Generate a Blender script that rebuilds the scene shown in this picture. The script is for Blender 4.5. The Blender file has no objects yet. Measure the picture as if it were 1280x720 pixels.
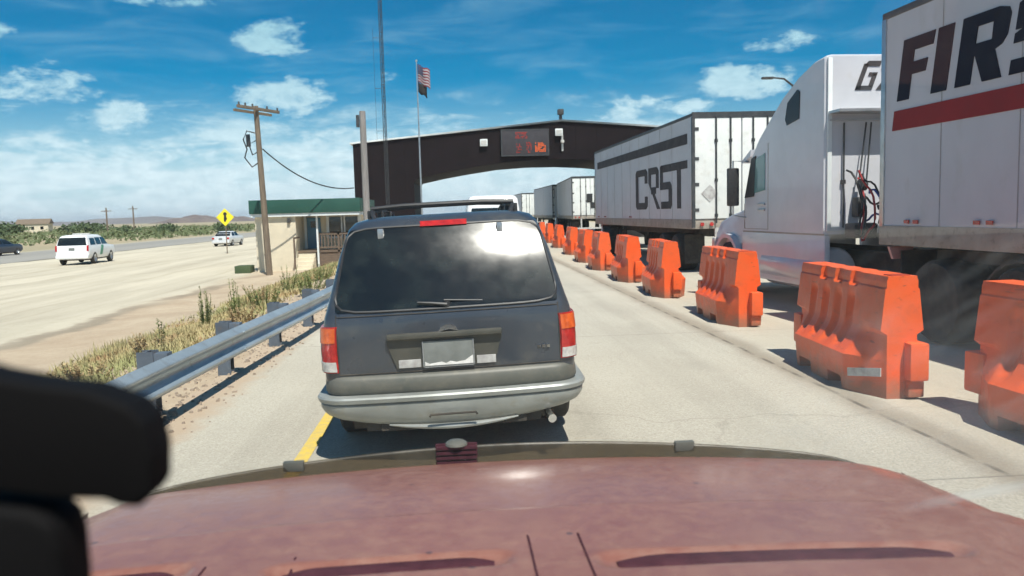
import bpy, bmesh, math, random
from mathutils import Vector, Matrix, noise
R = math.radians
rnd = random.Random(7)
sc = bpy.context.scene
col = sc.collection

# ------------------------------------------------------------------ materials
class NT:
    def __init__(s, m):
        m.use_nodes = True
        s.t = m.node_tree; s.t.nodes.clear()
    def n(s, typ, **kw):
        nd = s.t.nodes.new(typ)
        for k, v in kw.items():
            if k.startswith('i_'):
                key = k[2:]
                key = int(key) if key.isdigit() else key.replace('_', ' ')
                nd.inputs[key].default_value = v
            else: setattr(nd, k, v)
        return nd
    def l(s, a, b): s.t.links.new(a, b)
    def math(s, op, a, b=None, c=None, clamp=False):
        nd = s.t.nodes.new('ShaderNodeMath'); nd.operation = op; nd.use_clamp = clamp
        for i, v in enumerate((a, b, c)):
            if v is None: continue
            if isinstance(v, (int, float)): nd.inputs[i].default_value = v
            else: s.l(v, nd.inputs[i])
        return nd.outputs[0]
    def ramp(s, f, a, b, interp='LINEAR'):
        nd = s.t.nodes.new('ShaderNodeMapRange'); nd.clamp = True
        nd.interpolation_type = 'SMOOTHSTEP' if interp == 'S' else 'LINEAR'
        s.l(f, nd.inputs[0]); nd.inputs[1].default_value = a; nd.inputs[2].default_value = b
        return nd.outputs[0]
    def mix(s, f, a, b):
        nd = s.t.nodes.new('ShaderNodeMix'); nd.data_type = 'RGBA'
        if isinstance(f, (int, float)): nd.inputs[0].default_value = f
        else: s.l(f, nd.inputs[0])
        for i, v in ((6, a), (7, b)):
            if isinstance(v, tuple): nd.inputs[i].default_value = (*v[:3], 1)
            else: s.l(v, nd.inputs[i])
        return nd.outputs[2]
    def noise(s, co, scale, detail=4, rough=.55, dist=0):
        nd = s.n('ShaderNodeTexNoise'); nd.inputs['Scale'].default_value = scale
        nd.inputs['Detail'].default_value = detail; nd.inputs['Roughness'].default_value = rough
        nd.inputs['Distortion'].default_value = dist
        s.l(co, nd.inputs['Vector']); return nd.outputs['Fac']

def pm(name, c, c2=None, scale=3., rough=.6, metal=0., bump=0., bscale=40., coat=0., spec=.5, lo=.35, hi=.65, c3=None, scale3=20., amt3=.5, stretch=(1, 1, 1), sub=0., rvar=0.):
    m = bpy.data.materials.new(name); t = NT(m)
    out = t.n('ShaderNodeOutputMaterial'); b = t.n('ShaderNodeBsdfPrincipled')
    t.l(b.outputs[0], out.inputs[0])
    b.inputs['Base Color'].default_value = (*c, 1); b.inputs['Roughness'].default_value = rough
    b.inputs['Metallic'].default_value = metal; b.inputs['Coat Weight'].default_value = coat
    b.inputs['Coat Roughness'].default_value = .08
    b.inputs['Specular IOR Level'].default_value = spec
    if sub: b.inputs['Subsurface Weight'].default_value = sub; b.inputs['Subsurface Radius'].default_value = (.02, .01, .005)
    tc = t.n('ShaderNodeTexCoord'); mp = t.n('ShaderNodeMapping'); mp.inputs['Scale'].default_value = stretch
    t.l(tc.outputs['Object'], mp.inputs[0]); co = mp.outputs[0]
    cur = None
    if c2:
        f = t.ramp(t.noise(co, scale, 6, .6), lo, hi); cur = t.mix(f, c, c2)
    if c3:
        f = t.ramp(t.noise(co, scale3, 5, .65), .55, .7); f = t.math('MULTIPLY', f, amt3)
        cur = t.mix(f, cur if cur is not None else c, c3)
    if cur is not None: t.l(cur, b.inputs['Base Color'])
    if rvar:
        f = t.noise(co, scale * 2.3, 4); t.l(t.math('ADD', t.math('MULTIPLY', f, rvar), rough - rvar / 2, clamp=True), b.inputs['Roughness'])
    if bump:
        bp = t.n('ShaderNodeBump'); bp.inputs['Distance'].default_value = bump; bp.inputs['Strength'].default_value = .8
        t.l(t.noise(co, bscale, 5), bp.inputs['Height']); t.l(bp.outputs[0], b.inputs['Normal'])
    return m

def emis(name, c, s):
    m = bpy.data.materials.new(name); t = NT(m)
    out = t.n('ShaderNodeOutputMaterial'); e = t.n('ShaderNodeEmission'); e.inputs[0].default_value = (*c, 1); e.inputs[1].default_value = s
    t.l(e.outputs[0], out.inputs[0]); return m

M = {}
M['white'] = pm('white_paint', (.60, .61, .65), (.53, .54, .58), 1.2, .32, coat=.4, c3=(.5, .47, .42), scale3=6, amt3=.25)
M['trailer'] = pm('trailer_white', (.53, .53, .57), (.47, .47, .51), .9, .5, c3=(.40, .38, .36), scale3=2.2, amt3=.35, bump=.004, bscale=3, stretch=(1, 1, .5))
M['trailer_silver'] = pm('trailer_grey', (.52, .54, .58), (.46, .48, .52), .9, .45, c3=(.36, .34, .33), scale3=2, amt3=.35, bump=.004, bscale=3)
M['door_white'] = pm('trailer_door_white', (.76, .77, .74), (.66, .68, .66), 1.5, .5, c3=(.45, .42, .36), scale3=4, amt3=.3)
M['dusty_rail'] = pm('dusty_rail', (.36, .32, .27), (.28, .24, .20), 3, .75, c3=(.12, .1, .09), scale3=12, amt3=.6)
M['joint'] = pm('panel_joint_grey', (.40, .40, .41), (.30, .29, .28), 4, .7)
M['alu'] = pm('aluminium', (.55, .56, .57), (.42, .43, .44), 5, .35, metal=.8)
M['hub_alu'] = pm('polished_rim', (.62, .64, .68), (.4, .42, .45), 9, .3, metal=.5)
M['chrome'] = pm('chrome', (.75, .76, .78), None, rough=.12, metal=1)
M['blackplastic'] = pm('black_plastic', (.018, .018, .02), (.03, .03, .032), 20, .5)
M['rubber'] = pm('rubber', (.022, .021, .02), (.05, .045, .038), 8, .85, bump=.002, bscale=80)
M['under'] = pm('underbody', (.03, .028, .026), (.07, .06, .048), 5, .9)
M['glass'] = pm('tinted_glass', (.008, .011, .012), (.014, .018, .018), 2.0, .035, spec=.6)
M['glass_suv'] = pm('dusty_tinted_glass', (.004, .006, .007), (.018, .024, .022), 4.2, .17, spec=.5, rvar=.10, lo=.45, hi=.75)
M['glass_blue'] = pm('cab_glass', (.10, .2, .2), (.16, .28, .27), 2, .08)
M['hose_red'] = pm('hose_red', (.35, .03, .03), None, rough=.5)
M['hose_blue'] = pm('hose_blue', (.04, .08, .3), None, rough=.5)
M['suv_paint'] = pm('slate_blue_paint', (.036, .046, .062), (.052, .058, .068), 2.5, .30, metal=.2, coat=.6, c3=(.12, .115, .10), scale3=4, amt3=.45, rvar=.18)
M['suv_clad'] = pm('grey_green_cladding', (.085, .09, .078), (.13, .125, .105), 4, .5, c3=(.2, .18, .14), scale3=14, amt3=.35)
M['suv_recess'] = pm('recess_plastic', (.045, .046, .038), (.075, .07, .055), 5, .55)
M['suv_bumper'] = pm('silver_bumper', (.33, .345, .33), (.24, .25, .235), 3, .45, metal=.25, c3=(.24, .21, .16), scale3=9, amt3=.45)
M['red_lens'] = pm('red_lens', (.50, .018, .014), (.30, .01, .01), 22, .2, coat=.5, bump=.002, bscale=60)
M['amber_lens'] = pm('amber_lens', (.75, .13, .02), (.5, .07, .01), 22, .2, coat=.5, bump=.002, bscale=60)
M['clear_lens'] = pm('clear_lens', (.62, .6, .56), (.42, .4, .38), 30, .2, coat=.5)
M['plate'] = pm('plate_grey', (.15, .16, .15), (.20, .21, .20), 9, .5)
M['plate_white'] = pm('plate_white', (.78, .76, .74), (.6, .58, .55), 20, .5)
def orange_mat():
    m = bpy.data.materials.new('orange_plastic'); t = NT(m)
    out = t.n('ShaderNodeOutputMaterial'); b = t.n('ShaderNodeBsdfPrincipled'); t.l(b.outputs[0], out.inputs[0])
    tc = t.n('ShaderNodeTexCoord'); oi = t.n('ShaderNodeObjectInfo'); rn = oi.outputs['Random']
    off = t.n('ShaderNodeCombineXYZ'); t.l(t.math('MULTIPLY', rn, 37.), off.inputs[0]); t.l(t.math('MULTIPLY', rn, 91.), off.inputs[1])
    va = t.n('ShaderNodeVectorMath'); va.operation = 'ADD'; t.l(tc.outputs['Object'], va.inputs[0]); t.l(off.outputs[0], va.inputs[1]); co = va.outputs[0]
    sx = t.n('ShaderNodeSeparateXYZ'); t.l(tc.outputs['Object'], sx.inputs[0]); Z = sx.outputs[2]
    c = t.mix(t.ramp(t.noise(co, 1.8, 5), .38, .62), (.84, .098, .012), (.74, .11, .022))
    c = t.mix(t.math('MULTIPLY', rn, .30), c, (.78, .15, .05))
    c = t.mix(t.math('MULTIPLY', t.ramp(t.noise(co, 5, 8, .75, .5), .54, .70), .45), c, (.34, .10, .05))
    mp = t.n('ShaderNodeMapping'); mp.inputs['Scale'].default_value = (20, 3, 38); t.l(co, mp.inputs[0])
    c = t.mix(t.math('MULTIPLY', t.ramp(t.noise(mp.outputs[0], 1, 5, .6), .63, .70), .6), c, (.12, .05, .035))
    gr = t.math('MULTIPLY', t.ramp(t.math('ADD', Z, t.math('MULTIPLY', t.noise(co, 6, 6, .7), -.35)), .06, -.14), .75)
    c = t.mix(gr, c, (.20, .13, .085))
    t.l(c, b.inputs['Base Color']); t.l(t.math('ADD', t.math('MULTIPLY', t.noise(co, 7, 5), .35), .28), b.inputs['Roughness'])
    b.inputs['Subsurface Weight'].default_value = .06; b.inputs['Subsurface Radius'].default_value = (.02, .01, .005)
    bp = t.n('ShaderNodeBump'); bp.inputs['Distance'].default_value = .004; t.l(t.noise(co, 9, 6, .6), bp.inputs['Height']); t.l(bp.outputs[0], b.inputs['Normal'])
    return m
M['orange'] = orange_mat()
M['sticker'] = pm('reflective_sticker', (.55, .55, .53), (.35, .33, .32), 12, .3)
M['galv'] = pm('galvanised_steel', (.46, .53, .57), (.36, .42, .46), 2.5, .34, metal=.45, c3=(.22, .18, .14), scale3=8, amt3=.35, rvar=.15)
M['post_steel'] = pm('post_steel', (.13, .16, .20), (.09, .11, .14), 5, .55, metal=.3, c3=(.2, .15, .1), scale3=10, amt3=.4)
M['wood'] = pm('weathered_pole', (.22, .17, .12), (.13, .10, .075), 3, .85, stretch=(6, 6, .6), bump=.006, bscale=14)
M['wood_grey'] = pm('grey_pole', (.30, .28, .27), (.20, .185, .175), 3, .85, stretch=(6, 6, .6), bump=.006, bscale=14)
M['dark_metal'] = pm('dark_metal', (.05, .055, .06), (.09, .09, .09), 6, .5, metal=.5)
M['cream'] = pm('cream_stucco', (.70, .62, .47), (.62, .55, .42), 1.6, .9, c3=(.48, .4, .3), scale3=3, amt3=.3, bump=.006, bscale=30)
M['green_trim'] = pm('green_fascia', (.010, .065, .048), (.014, .08, .058), 2, .6)
M['maroon'] = pm('dark_maroon_panel', (.007, .004, .005), (.011, .006, .008), .6, .7, stretch=(1, 1, 2), c3=(.02, .015, .016), scale3=1, amt3=.15, spec=.15)
M['trim_white'] = pm('white_trim', (.75, .78, .78), (.62, .66, .66), 2, .5)
M['deck_wood'] = pm('deck_wood', (.17, .12, .085), (.11, .08, .06), 5, .85, stretch=(1, 1, 5))
M['door_blue'] = pm('blue_door', (.08, .20, .30), (.10, .23, .33), 3, .5)
M['yellow_line'] = pm('yellow_road_paint', (.72, .50, .07), (.55, .42, .14), 14, .7, c3=(.42, .38, .3), scale3=30, amt3=.7)
M['yellow_sign'] = pm('yellow_sign', (.90, .75, .03), (.80, .66, .03), 3, .4)
M['black_sign'] = pm('sign_black', (.02, .02, .02), None, rough=.5)
M['blue_letter'] = pm('navy_lettering', (.008, .012, .028), (.014, .02, .036), 3, .8, spec=.1)
M['red_stripe'] = pm('red_stripe', (.27, .022, .026), (.22, .022, .026), 2, .7, spec=.2)
M['grey_letter'] = pm('grey_lettering', (.045, .047, .052), (.075, .075, .08), 2.5, .8, spec=.15)
M['navy'] = pm('flag_navy', (.02, .03, .10), None, rough=.8)
M['flag_red'] = pm('flag_red', (.17, .02, .035), None, rough=.8)
M['flag_white'] = pm('flag_white', (.34, .34, .36), None, rough=.8)
M['black_cloth'] = pm('black_cloth', (.02, .02, .022), None, rough=.9)
M['scrub'] = pm('scrub_leaves', (.085, .12, .045), (.15, .17, .08), .08, .8, c3=(.05, .075, .03), scale3=.5, amt3=.7)
M['bush'] = pm('bush_leaves', (.045, .075, .03), (.075, .105, .045), 1.2, .8)
M['weed'] = pm('weed_leaves', (.15, .20, .055), (.25, .25, .09), 4, .8)
M['weed_brown'] = pm('dry_weed', (.34, .24, .12), (.45, .35, .18), 4, .85)
M['grass'] = pm('dry_grass', (.42, .34, .17), (.27, .27, .11), .35, .85, lo=.42, hi=.58, c3=(.40, .20, .10), scale3=.9, amt3=.9)
M['hill'] = pm('hill_rock', (.13, .105, .10), (.19, .155, .13), .02, .95)
M['far_hill'] = pm('far_hill_rock', (.16, .14, .13), (.20, .18, .16), .002, .95)
M['van_white'] = pm('van_white', (.82, .83, .84), (.78, .79, .8), 2, .35, coat=.4)
M['car_silver'] = pm('car_pale_silver', (.70, .71, .72), (.62, .63, .64), 2, .35, metal=.1, coat=.4)
M['car_dark'] = pm('car_dark_blue', (.02, .03, .05), (.025, .035, .06), 2, .3, coat=.5)
M['green_stripe'] = pm('green_door_stripe', (.04, .25, .14), None, rough=.4)
M['dash'] = pm('dash_vinyl', (.10, .09, .085), (.13, .12, .11), 9, .8, bump=.002, bscale=220)
M['cab_lining'] = pm('cab_lining', (.10, .10, .10), (.13, .13, .13), 9, .9)
M['vent'] = pm('hood_vent_plastic', (.05, .014, .022), (.08, .025, .035), 30, .85, spec=.08)
M['seat_cloth'] = pm('seat_cloth', (.08, .08, .08), (.11, .10, .09), 20, .9)

# hood paint : faded, dusty maroon with specks
def hood_mat():
    m = bpy.data.materials.new('faded_maroon_paint'); t = NT(m)
    out = t.n('ShaderNodeOutputMaterial'); b = t.n('ShaderNodeBsdfPrincipled'); t.l(b.outputs[0], out.inputs[0])
    tc = t.n('ShaderNodeTexCoord'); co = tc.outputs['Object']
    base = t.mix(t.ramp(t.noise(co, 2.6, 8, .78, .1), .30, .72), (.215, .078, .058), (.30, .13, .095))
    dust = t.ramp(t.noise(co, 24, 8, .78, .2), .42, .72)
    base = t.mix(t.math('MULTIPLY', dust, .38), base, (.38, .25, .19))
    v = t.n('ShaderNodeTexVoronoi'); v.inputs['Scale'].default_value = 15; t.l(co, v.inputs['Vector'])
    sp = t.ramp(v.outputs['Distance'], .12, .07)
    keep = t.ramp(t.noise(co, 7, 2), .52, .56)
    base = t.mix(t.math('MULTIPLY', sp, t.math('MULTIPLY', keep, .9)), base, (.09, .05, .05))
    v2 = t.n('ShaderNodeTexVoronoi'); v2.inputs['Scale'].default_value = 45; t.l(co, v2.inputs['Vector'])
    base = t.mix(t.math('MULTIPLY', t.ramp(v2.outputs['Distance'], .12, .05), t.math('MULTIPLY', t.ramp(t.noise(co, 9, 2), .5, .6), .5)), base, (.16, .08, .07))
    t.l(base, b.inputs['Base Color'])
    t.l(t.math('ADD', t.math('MULTIPLY', dust, .35), .30), b.inputs['Roughness'])
    b.inputs['Coat Weight'].default_value = .30; b.inputs['Coat Roughness'].default_value = .12
    return m
M['hood'] = hood_mat()

def smoked_mat():
    m = bpy.data.materials.new('smoked_acrylic'); t = NT(m)
    out = t.n('ShaderNodeOutputMaterial'); tr = t.n('ShaderNodeBsdfTransparent'); tr.inputs[0].default_value = (.42, .38, .32, 1)
    g = t.n('ShaderNodeBsdfPrincipled'); g.inputs['Base Color'].default_value = (.13, .115, .085, 1); g.inputs['Roughness'].default_value = .3
    mx = t.n('ShaderNodeMixShader')
    tc = t.n('ShaderNodeTexCoord')
    t.l(t.math('ADD', t.math('MULTIPLY', t.ramp(t.noise(tc.outputs['Object'], 9, 6, .7), .4, .7), .25), .20), mx.inputs[0])
    t.l(tr.outputs[0], mx.inputs[1]); t.l(g.outputs[0], mx.inputs[2]); t.l(mx.outputs[0], out.inputs[0])
    return m
M['smoked'] = smoked_mat()

def windscreen_mat():
    m = bpy.data.materials.new('dusty_glare_windscreen'); t = NT(m)
    out = t.n('ShaderNodeOutputMaterial'); tr = t.n('ShaderNodeBsdfTransparent'); tr.inputs[0].default_value = (.95, .97, .96, 1)
    gl = t.n('ShaderNodeBsdfGlossy'); gl.inputs['Roughness'].default_value = 0.0; gl.inputs[0].default_value = (.5, .5, .5, 1)
    lw = t.n('ShaderNodeLayerWeight'); lw.inputs[0].default_value = .5
    fr = t.math('ADD', t.math('MULTIPLY', t.math('POWER', lw.outputs['Facing'], 5), .9), .07, clamp=True)
    mx = t.n('ShaderNodeMixShader'); t.l(fr, mx.inputs[0]); t.l(tr.outputs[0], mx.inputs[1]); t.l(gl.outputs[0], mx.inputs[2])
    df = t.n('ShaderNodeBsdfTranslucent'); df.inputs[0].default_value = (.75, .78, .74, 1)
    dd = t.n('ShaderNodeBsdfDiffuse'); dd.inputs[0].default_value = (.75, .78, .74, 1)
    ds = t.n('ShaderNodeAddShader'); t.l(df.outputs[0], ds.inputs[0]); t.l(dd.outputs[0], ds.inputs[1])
    tc = t.n('ShaderNodeTexCoord'); sx = t.n('ShaderNodeSeparateXYZ'); t.l(tc.outputs['Object'], sx.inputs[0])
    X, Y, Z = sx.outputs
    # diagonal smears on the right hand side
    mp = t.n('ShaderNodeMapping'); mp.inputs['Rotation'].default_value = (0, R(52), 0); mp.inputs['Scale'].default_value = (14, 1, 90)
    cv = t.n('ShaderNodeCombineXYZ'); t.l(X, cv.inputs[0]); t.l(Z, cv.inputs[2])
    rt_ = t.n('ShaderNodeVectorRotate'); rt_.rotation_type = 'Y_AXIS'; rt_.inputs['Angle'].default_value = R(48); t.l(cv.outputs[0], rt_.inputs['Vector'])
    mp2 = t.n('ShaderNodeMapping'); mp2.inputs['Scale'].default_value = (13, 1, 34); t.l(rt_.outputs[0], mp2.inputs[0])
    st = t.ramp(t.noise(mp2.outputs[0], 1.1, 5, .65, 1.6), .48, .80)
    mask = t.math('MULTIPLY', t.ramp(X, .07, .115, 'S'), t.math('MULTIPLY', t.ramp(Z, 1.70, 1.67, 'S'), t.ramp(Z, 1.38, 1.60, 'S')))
    smear_glare = t.math('MULTIPLY', st, mask)
    # reflected glare streak painted into the glass shader, low on the right
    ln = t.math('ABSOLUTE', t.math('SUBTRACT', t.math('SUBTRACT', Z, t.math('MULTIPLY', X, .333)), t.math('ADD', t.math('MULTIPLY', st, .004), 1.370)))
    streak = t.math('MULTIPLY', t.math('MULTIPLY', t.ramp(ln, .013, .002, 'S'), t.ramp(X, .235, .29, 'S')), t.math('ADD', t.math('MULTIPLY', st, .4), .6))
    smear_glare = t.math('MAXIMUM', smear_glare, t.math('MULTIPLY', streak, 2.6))
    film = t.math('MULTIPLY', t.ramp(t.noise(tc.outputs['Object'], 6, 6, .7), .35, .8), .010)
    f = t.math('ADD', t.math('ADD', t.math('MULTIPLY', smear_glare, .13), t.math('MULTIPLY', t.math('MULTIPLY', t.ramp(X, .02, .20, 'S'), t.ramp(Z, 1.675, 1.60, 'S')), .048)), t.math('ADD', film, .008), clamp=True)  # smears and dust film, plus a broad milky glare patch painted in at lower right
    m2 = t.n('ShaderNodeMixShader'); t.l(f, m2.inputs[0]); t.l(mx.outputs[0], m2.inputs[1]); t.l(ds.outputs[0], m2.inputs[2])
    t.l(m2.outputs[0], out.inputs[0]); return m
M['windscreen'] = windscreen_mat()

def concrete_mat():
    m = bpy.data.materials.new('lane_concrete'); t = NT(m)
    out = t.n('ShaderNodeOutputMaterial'); b = t.n('ShaderNodeBsdfPrincipled'); t.l(b.outputs[0], out.inputs[0])
    tc = t.n('ShaderNodeTexCoord'); co = tc.outputs['Object']; sx = t.n('ShaderNodeSeparateXYZ'); t.l(co, sx.inputs[0]); X = sx.outputs[0]
    c = t.mix(t.ramp(t.noise(co, .35, 6, .6), .35, .65), (.46, .425, .35), (.54, .505, .42))
    c = t.mix(t.math('MULTIPLY', t.ramp(t.noise(co, 22, 5, .8), .46, .64), .35), c, (.26, .235, .19))
    c = t.mix(t.math('MULTIPLY', t.ramp(t.noise(co, 60, 4, .8), .48, .64), .55), c, (.20, .18, .15))
    c = t.mix(t.math('MULTIPLY', t.ramp(t.noise(co, 38, 4, .8), .54, .66), .6), c, (.66, .62, .54))
    # wear stripes along the lane
    mp = t.n('ShaderNodeMapping'); mp.inputs['Scale'].default_value = (1.3, .05, 1); t.l(co, mp.inputs[0])
    c = t.mix(t.math('MULTIPLY', t.ramp(t.noise(mp.outputs[0], 1.2, 5, .6), .48, .68), .35), c, (.26, .235, .19))
    # darker wheel tracks, oil drip line down the lane centre
    for wx, wd_, am in ((-.9, .42, .34), (.95, .42, .34), (2.55, .3, .2), (.05, .34, .42)):
        wt = t.math('ABSOLUTE', t.math('SUBTRACT', t.math('ADD', X, t.math('MULTIPLY', t.math('SUBTRACT', t.noise(co, .5, 3), .5), .4)), wx))
        c = t.mix(t.math('MULTIPLY', t.ramp(wt, wd_, 0, 'S'), t.math('MULTIPLY', t.ramp(t.noise(co, 1.1, 6, .7), .3, .65), am)), c, (.14, .125, .10))
    v = t.n('ShaderNodeTexVoronoi'); v.feature = 'DISTANCE_TO_EDGE'; v.inputs['Scale'].default_value = .10
    wv_ = t.n('ShaderNodeVectorMath'); wv_.operation = 'ADD'; nz_ = t.n('ShaderNodeTexNoise'); nz_.inputs['Scale'].default_value = 1.3; nz_.inputs['Detail'].default_value = 6; t.l(co, nz_.inputs['Vector'])
    t.l(co, wv_.inputs[0]); t.l(nz_.outputs['Color'], wv_.inputs[1]); t.l(wv_.outputs[0], v.inputs['Vector'])
    c = t.mix(t.math('MULTIPLY', t.ramp(v.outputs['Distance'], .0028, .0006), .18), c, (.12, .10, .08))
    # blotchy oil spots
    c = t.mix(t.math('MULTIPLY', t.ramp(t.noise(co, 1.4, 7, .7), .62, .72), .45), c, (.2, .18, .145))
    # dirt collected around the lane joint at X=3.4
    wob = t.math('MULTIPLY', t.math('SUBTRACT', t.noise(co, 1.2, 5), .5), .35)
    d = t.math('ABSOLUTE', t.math('SUBTRACT', t.math('ADD', X, wob), 3.42))
    c = t.mix(t.math('MULTIPLY', t.ramp(d, .28, .0, 'S'), .55), c, (.21, .165, .115))
    d2 = t.math('ABSOLUTE', t.math('SUBTRACT', t.math('ADD', X, t.math('MULTIPLY', wob, .12)), 3.36))
    c = t.mix(t.math('MULTIPLY', t.ramp(d2, .03, .012), t.math('MULTIPLY', t.ramp(t.noise(co, 3, 4), .38, .6), .8)), c, (.09, .075, .06))
    # transverse joints
    wv = t.math('ABSOLUTE', t.math('SUBTRACT', t.math('FRACT', t.math('DIVIDE', t.math('ADD', sx.outputs[1], 1.5), 6.1)), .5))
    c = t.mix(t.math('MULTIPLY', t.ramp(wv, .4975, .4992), .5), c, (.12, .1, .085))
    # right of the barriers the strip is paler and sandier; dirt over the left edge
    c = t.mix(t.math('MULTIPLY', t.ramp(X, 3.5, 3.8), .35), c, (.47, .41, .31))
    e = t.math('ADD', X, t.math('MULTIPLY', t.math('SUBTRACT', t.noise(co, 2.5, 6, .7), .5), .5))
    c = t.mix(t.ramp(e, -2.12, -2.35), c, (.44, .345, .25))
    t.l(c, b.inputs['Base Color']); b.inputs['Roughness'].default_value = .9
    bp = t.n('ShaderNodeBump'); bp.inputs['Distance'].default_value = .006; t.l(t.noise(co, 60, 4, .8), bp.inputs['Height']); t.l(bp.outputs[0], b.inputs['Normal'])
    return m
M['concrete'] = concrete_mat()

def ground_mat():
    m = bpy.data.materials.new('sandy_ground'); t = NT(m)
    out = t.n('ShaderNodeOutputMaterial'); b = t.n('ShaderNodeBsdfPrincipled'); t.l(b.outputs[0], out.inputs[0])
    tc = t.n('ShaderNodeTexCoord'); co = tc.outputs['Object']; sx = t.n('ShaderNodeSeparateXYZ'); t.l(co, sx.inputs[0]); X = sx.outputs[0]; Y = sx.outputs[1]
    wob = t.math('MULTIPLY', t.math('SUBTRACT', t.noise(co, .35, 6, .65), .5), 2.2)
    Xw = t.math('ADD', X, wob)
    dirt = t.mix(t.ramp(t.noise(co, .8, 7, .65), .35, .65), (.42, .32, .22), (.52, .42, .30))
    dirt = t.mix(t.math('MULTIPLY', t.ramp(t.noise(co, 14, 6, .75), .5, .7), .45), dirt, (.27, .2, .13))
    # pale hard-packed lot further left
    mp = t.n('ShaderNodeMapping'); mp.inputs['Scale'].default_value = (.5, .045, 1); mp.inputs['Rotation'].default_value = (0, 0, -.05); t.l(co, mp.inputs[0])
    lot = t.mix(t.ramp(t.noise(mp.outputs[0], 1.3, 6, .62), .36, .66), (.60, .54, .42), (.45, .40, .305))
    lot = t.mix(t.math('MULTIPLY', t.ramp(t.noise(co, .18, 6, .6), .5, .7), .5), lot, (.60, .55, .43))
    lot = t.mix(t.math('MULTIPLY', t.ramp(t.noise(co, 6, 6, .7), .5, .75), .25), lot, (.28, .24, .18))
    c = t.mix(t.ramp(Xw, -8.6, -9.6), dirt, lot)
    # curb and drain shadow painted as a dark line between dirt and lot
    ln = t.math('ABSOLUTE', t.math('SUBTRACT', t.math('ADD', Xw, t.math('MULTIPLY', Y, -.03)), -9.6))
    c = t.mix(t.math('MULTIPLY', t.ramp(ln, .5, .12, 'S'), t.math('MULTIPLY', t.ramp(t.noise(co, .13, 3), .42, .55), .65)), c, (.19, .155, .11))
    mp3 = t.n('ShaderNodeMapping'); mp3.inputs['Scale'].default_value = (2.6, .035, 1); mp3.inputs['Rotation'].default_value = (0, 0, -.12); t.l(co, mp3.inputs[0])
    c = t.mix(t.math('MULTIPLY', t.ramp(t.noise(mp3.outputs[0], 1.0, 4, .6), .56, .64), .30), c, (.33, .28, .20))
    vs2 = t.n('ShaderNodeTexVoronoi'); vs2.inputs['Scale'].default_value = 7; t.l(co, vs2.inputs['Vector'])
    c = t.mix(t.math('MULTIPLY', t.ramp(vs2.outputs['Distance'], .14, .07), t.ramp(t.noise(co, 1.5, 4), .5, .6)), c, (.22, .18, .13))
    # desert beyond the highway
    des = t.mix(t.ramp(t.noise(co, .02, 6, .6), .4, .6), (.30, .27, .17), (.38, .31, .20))
    c = t.mix(t.ramp(t.math('ADD', X, t.math('MULTIPLY', wob, 2)), -40, -44), c, des)
    c = t.mix(t.ramp(Y, 140, 190), c, des)
    c = t.mix(t.ramp(X, 22, 28), c, des)
    t.l(c, b.inputs['Base Color']); b.inputs['Roughness'].default_value = .95
    bp = t.n('ShaderNodeBump'); bp.inputs['Distance'].default_value = .03; t.l(t.noise(co, 9, 7, .75), bp.inputs['Height']); t.l(bp.outputs[0], b.inputs['Normal'])
    return m
M['ground'] = ground_mat()
M['asphalt'] = pm('highway_asphalt', (.25, .24, .22), (.32, .305, .27), .15, .9, stretch=(1, .08, 1), bump=.004, bscale=40)

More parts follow.
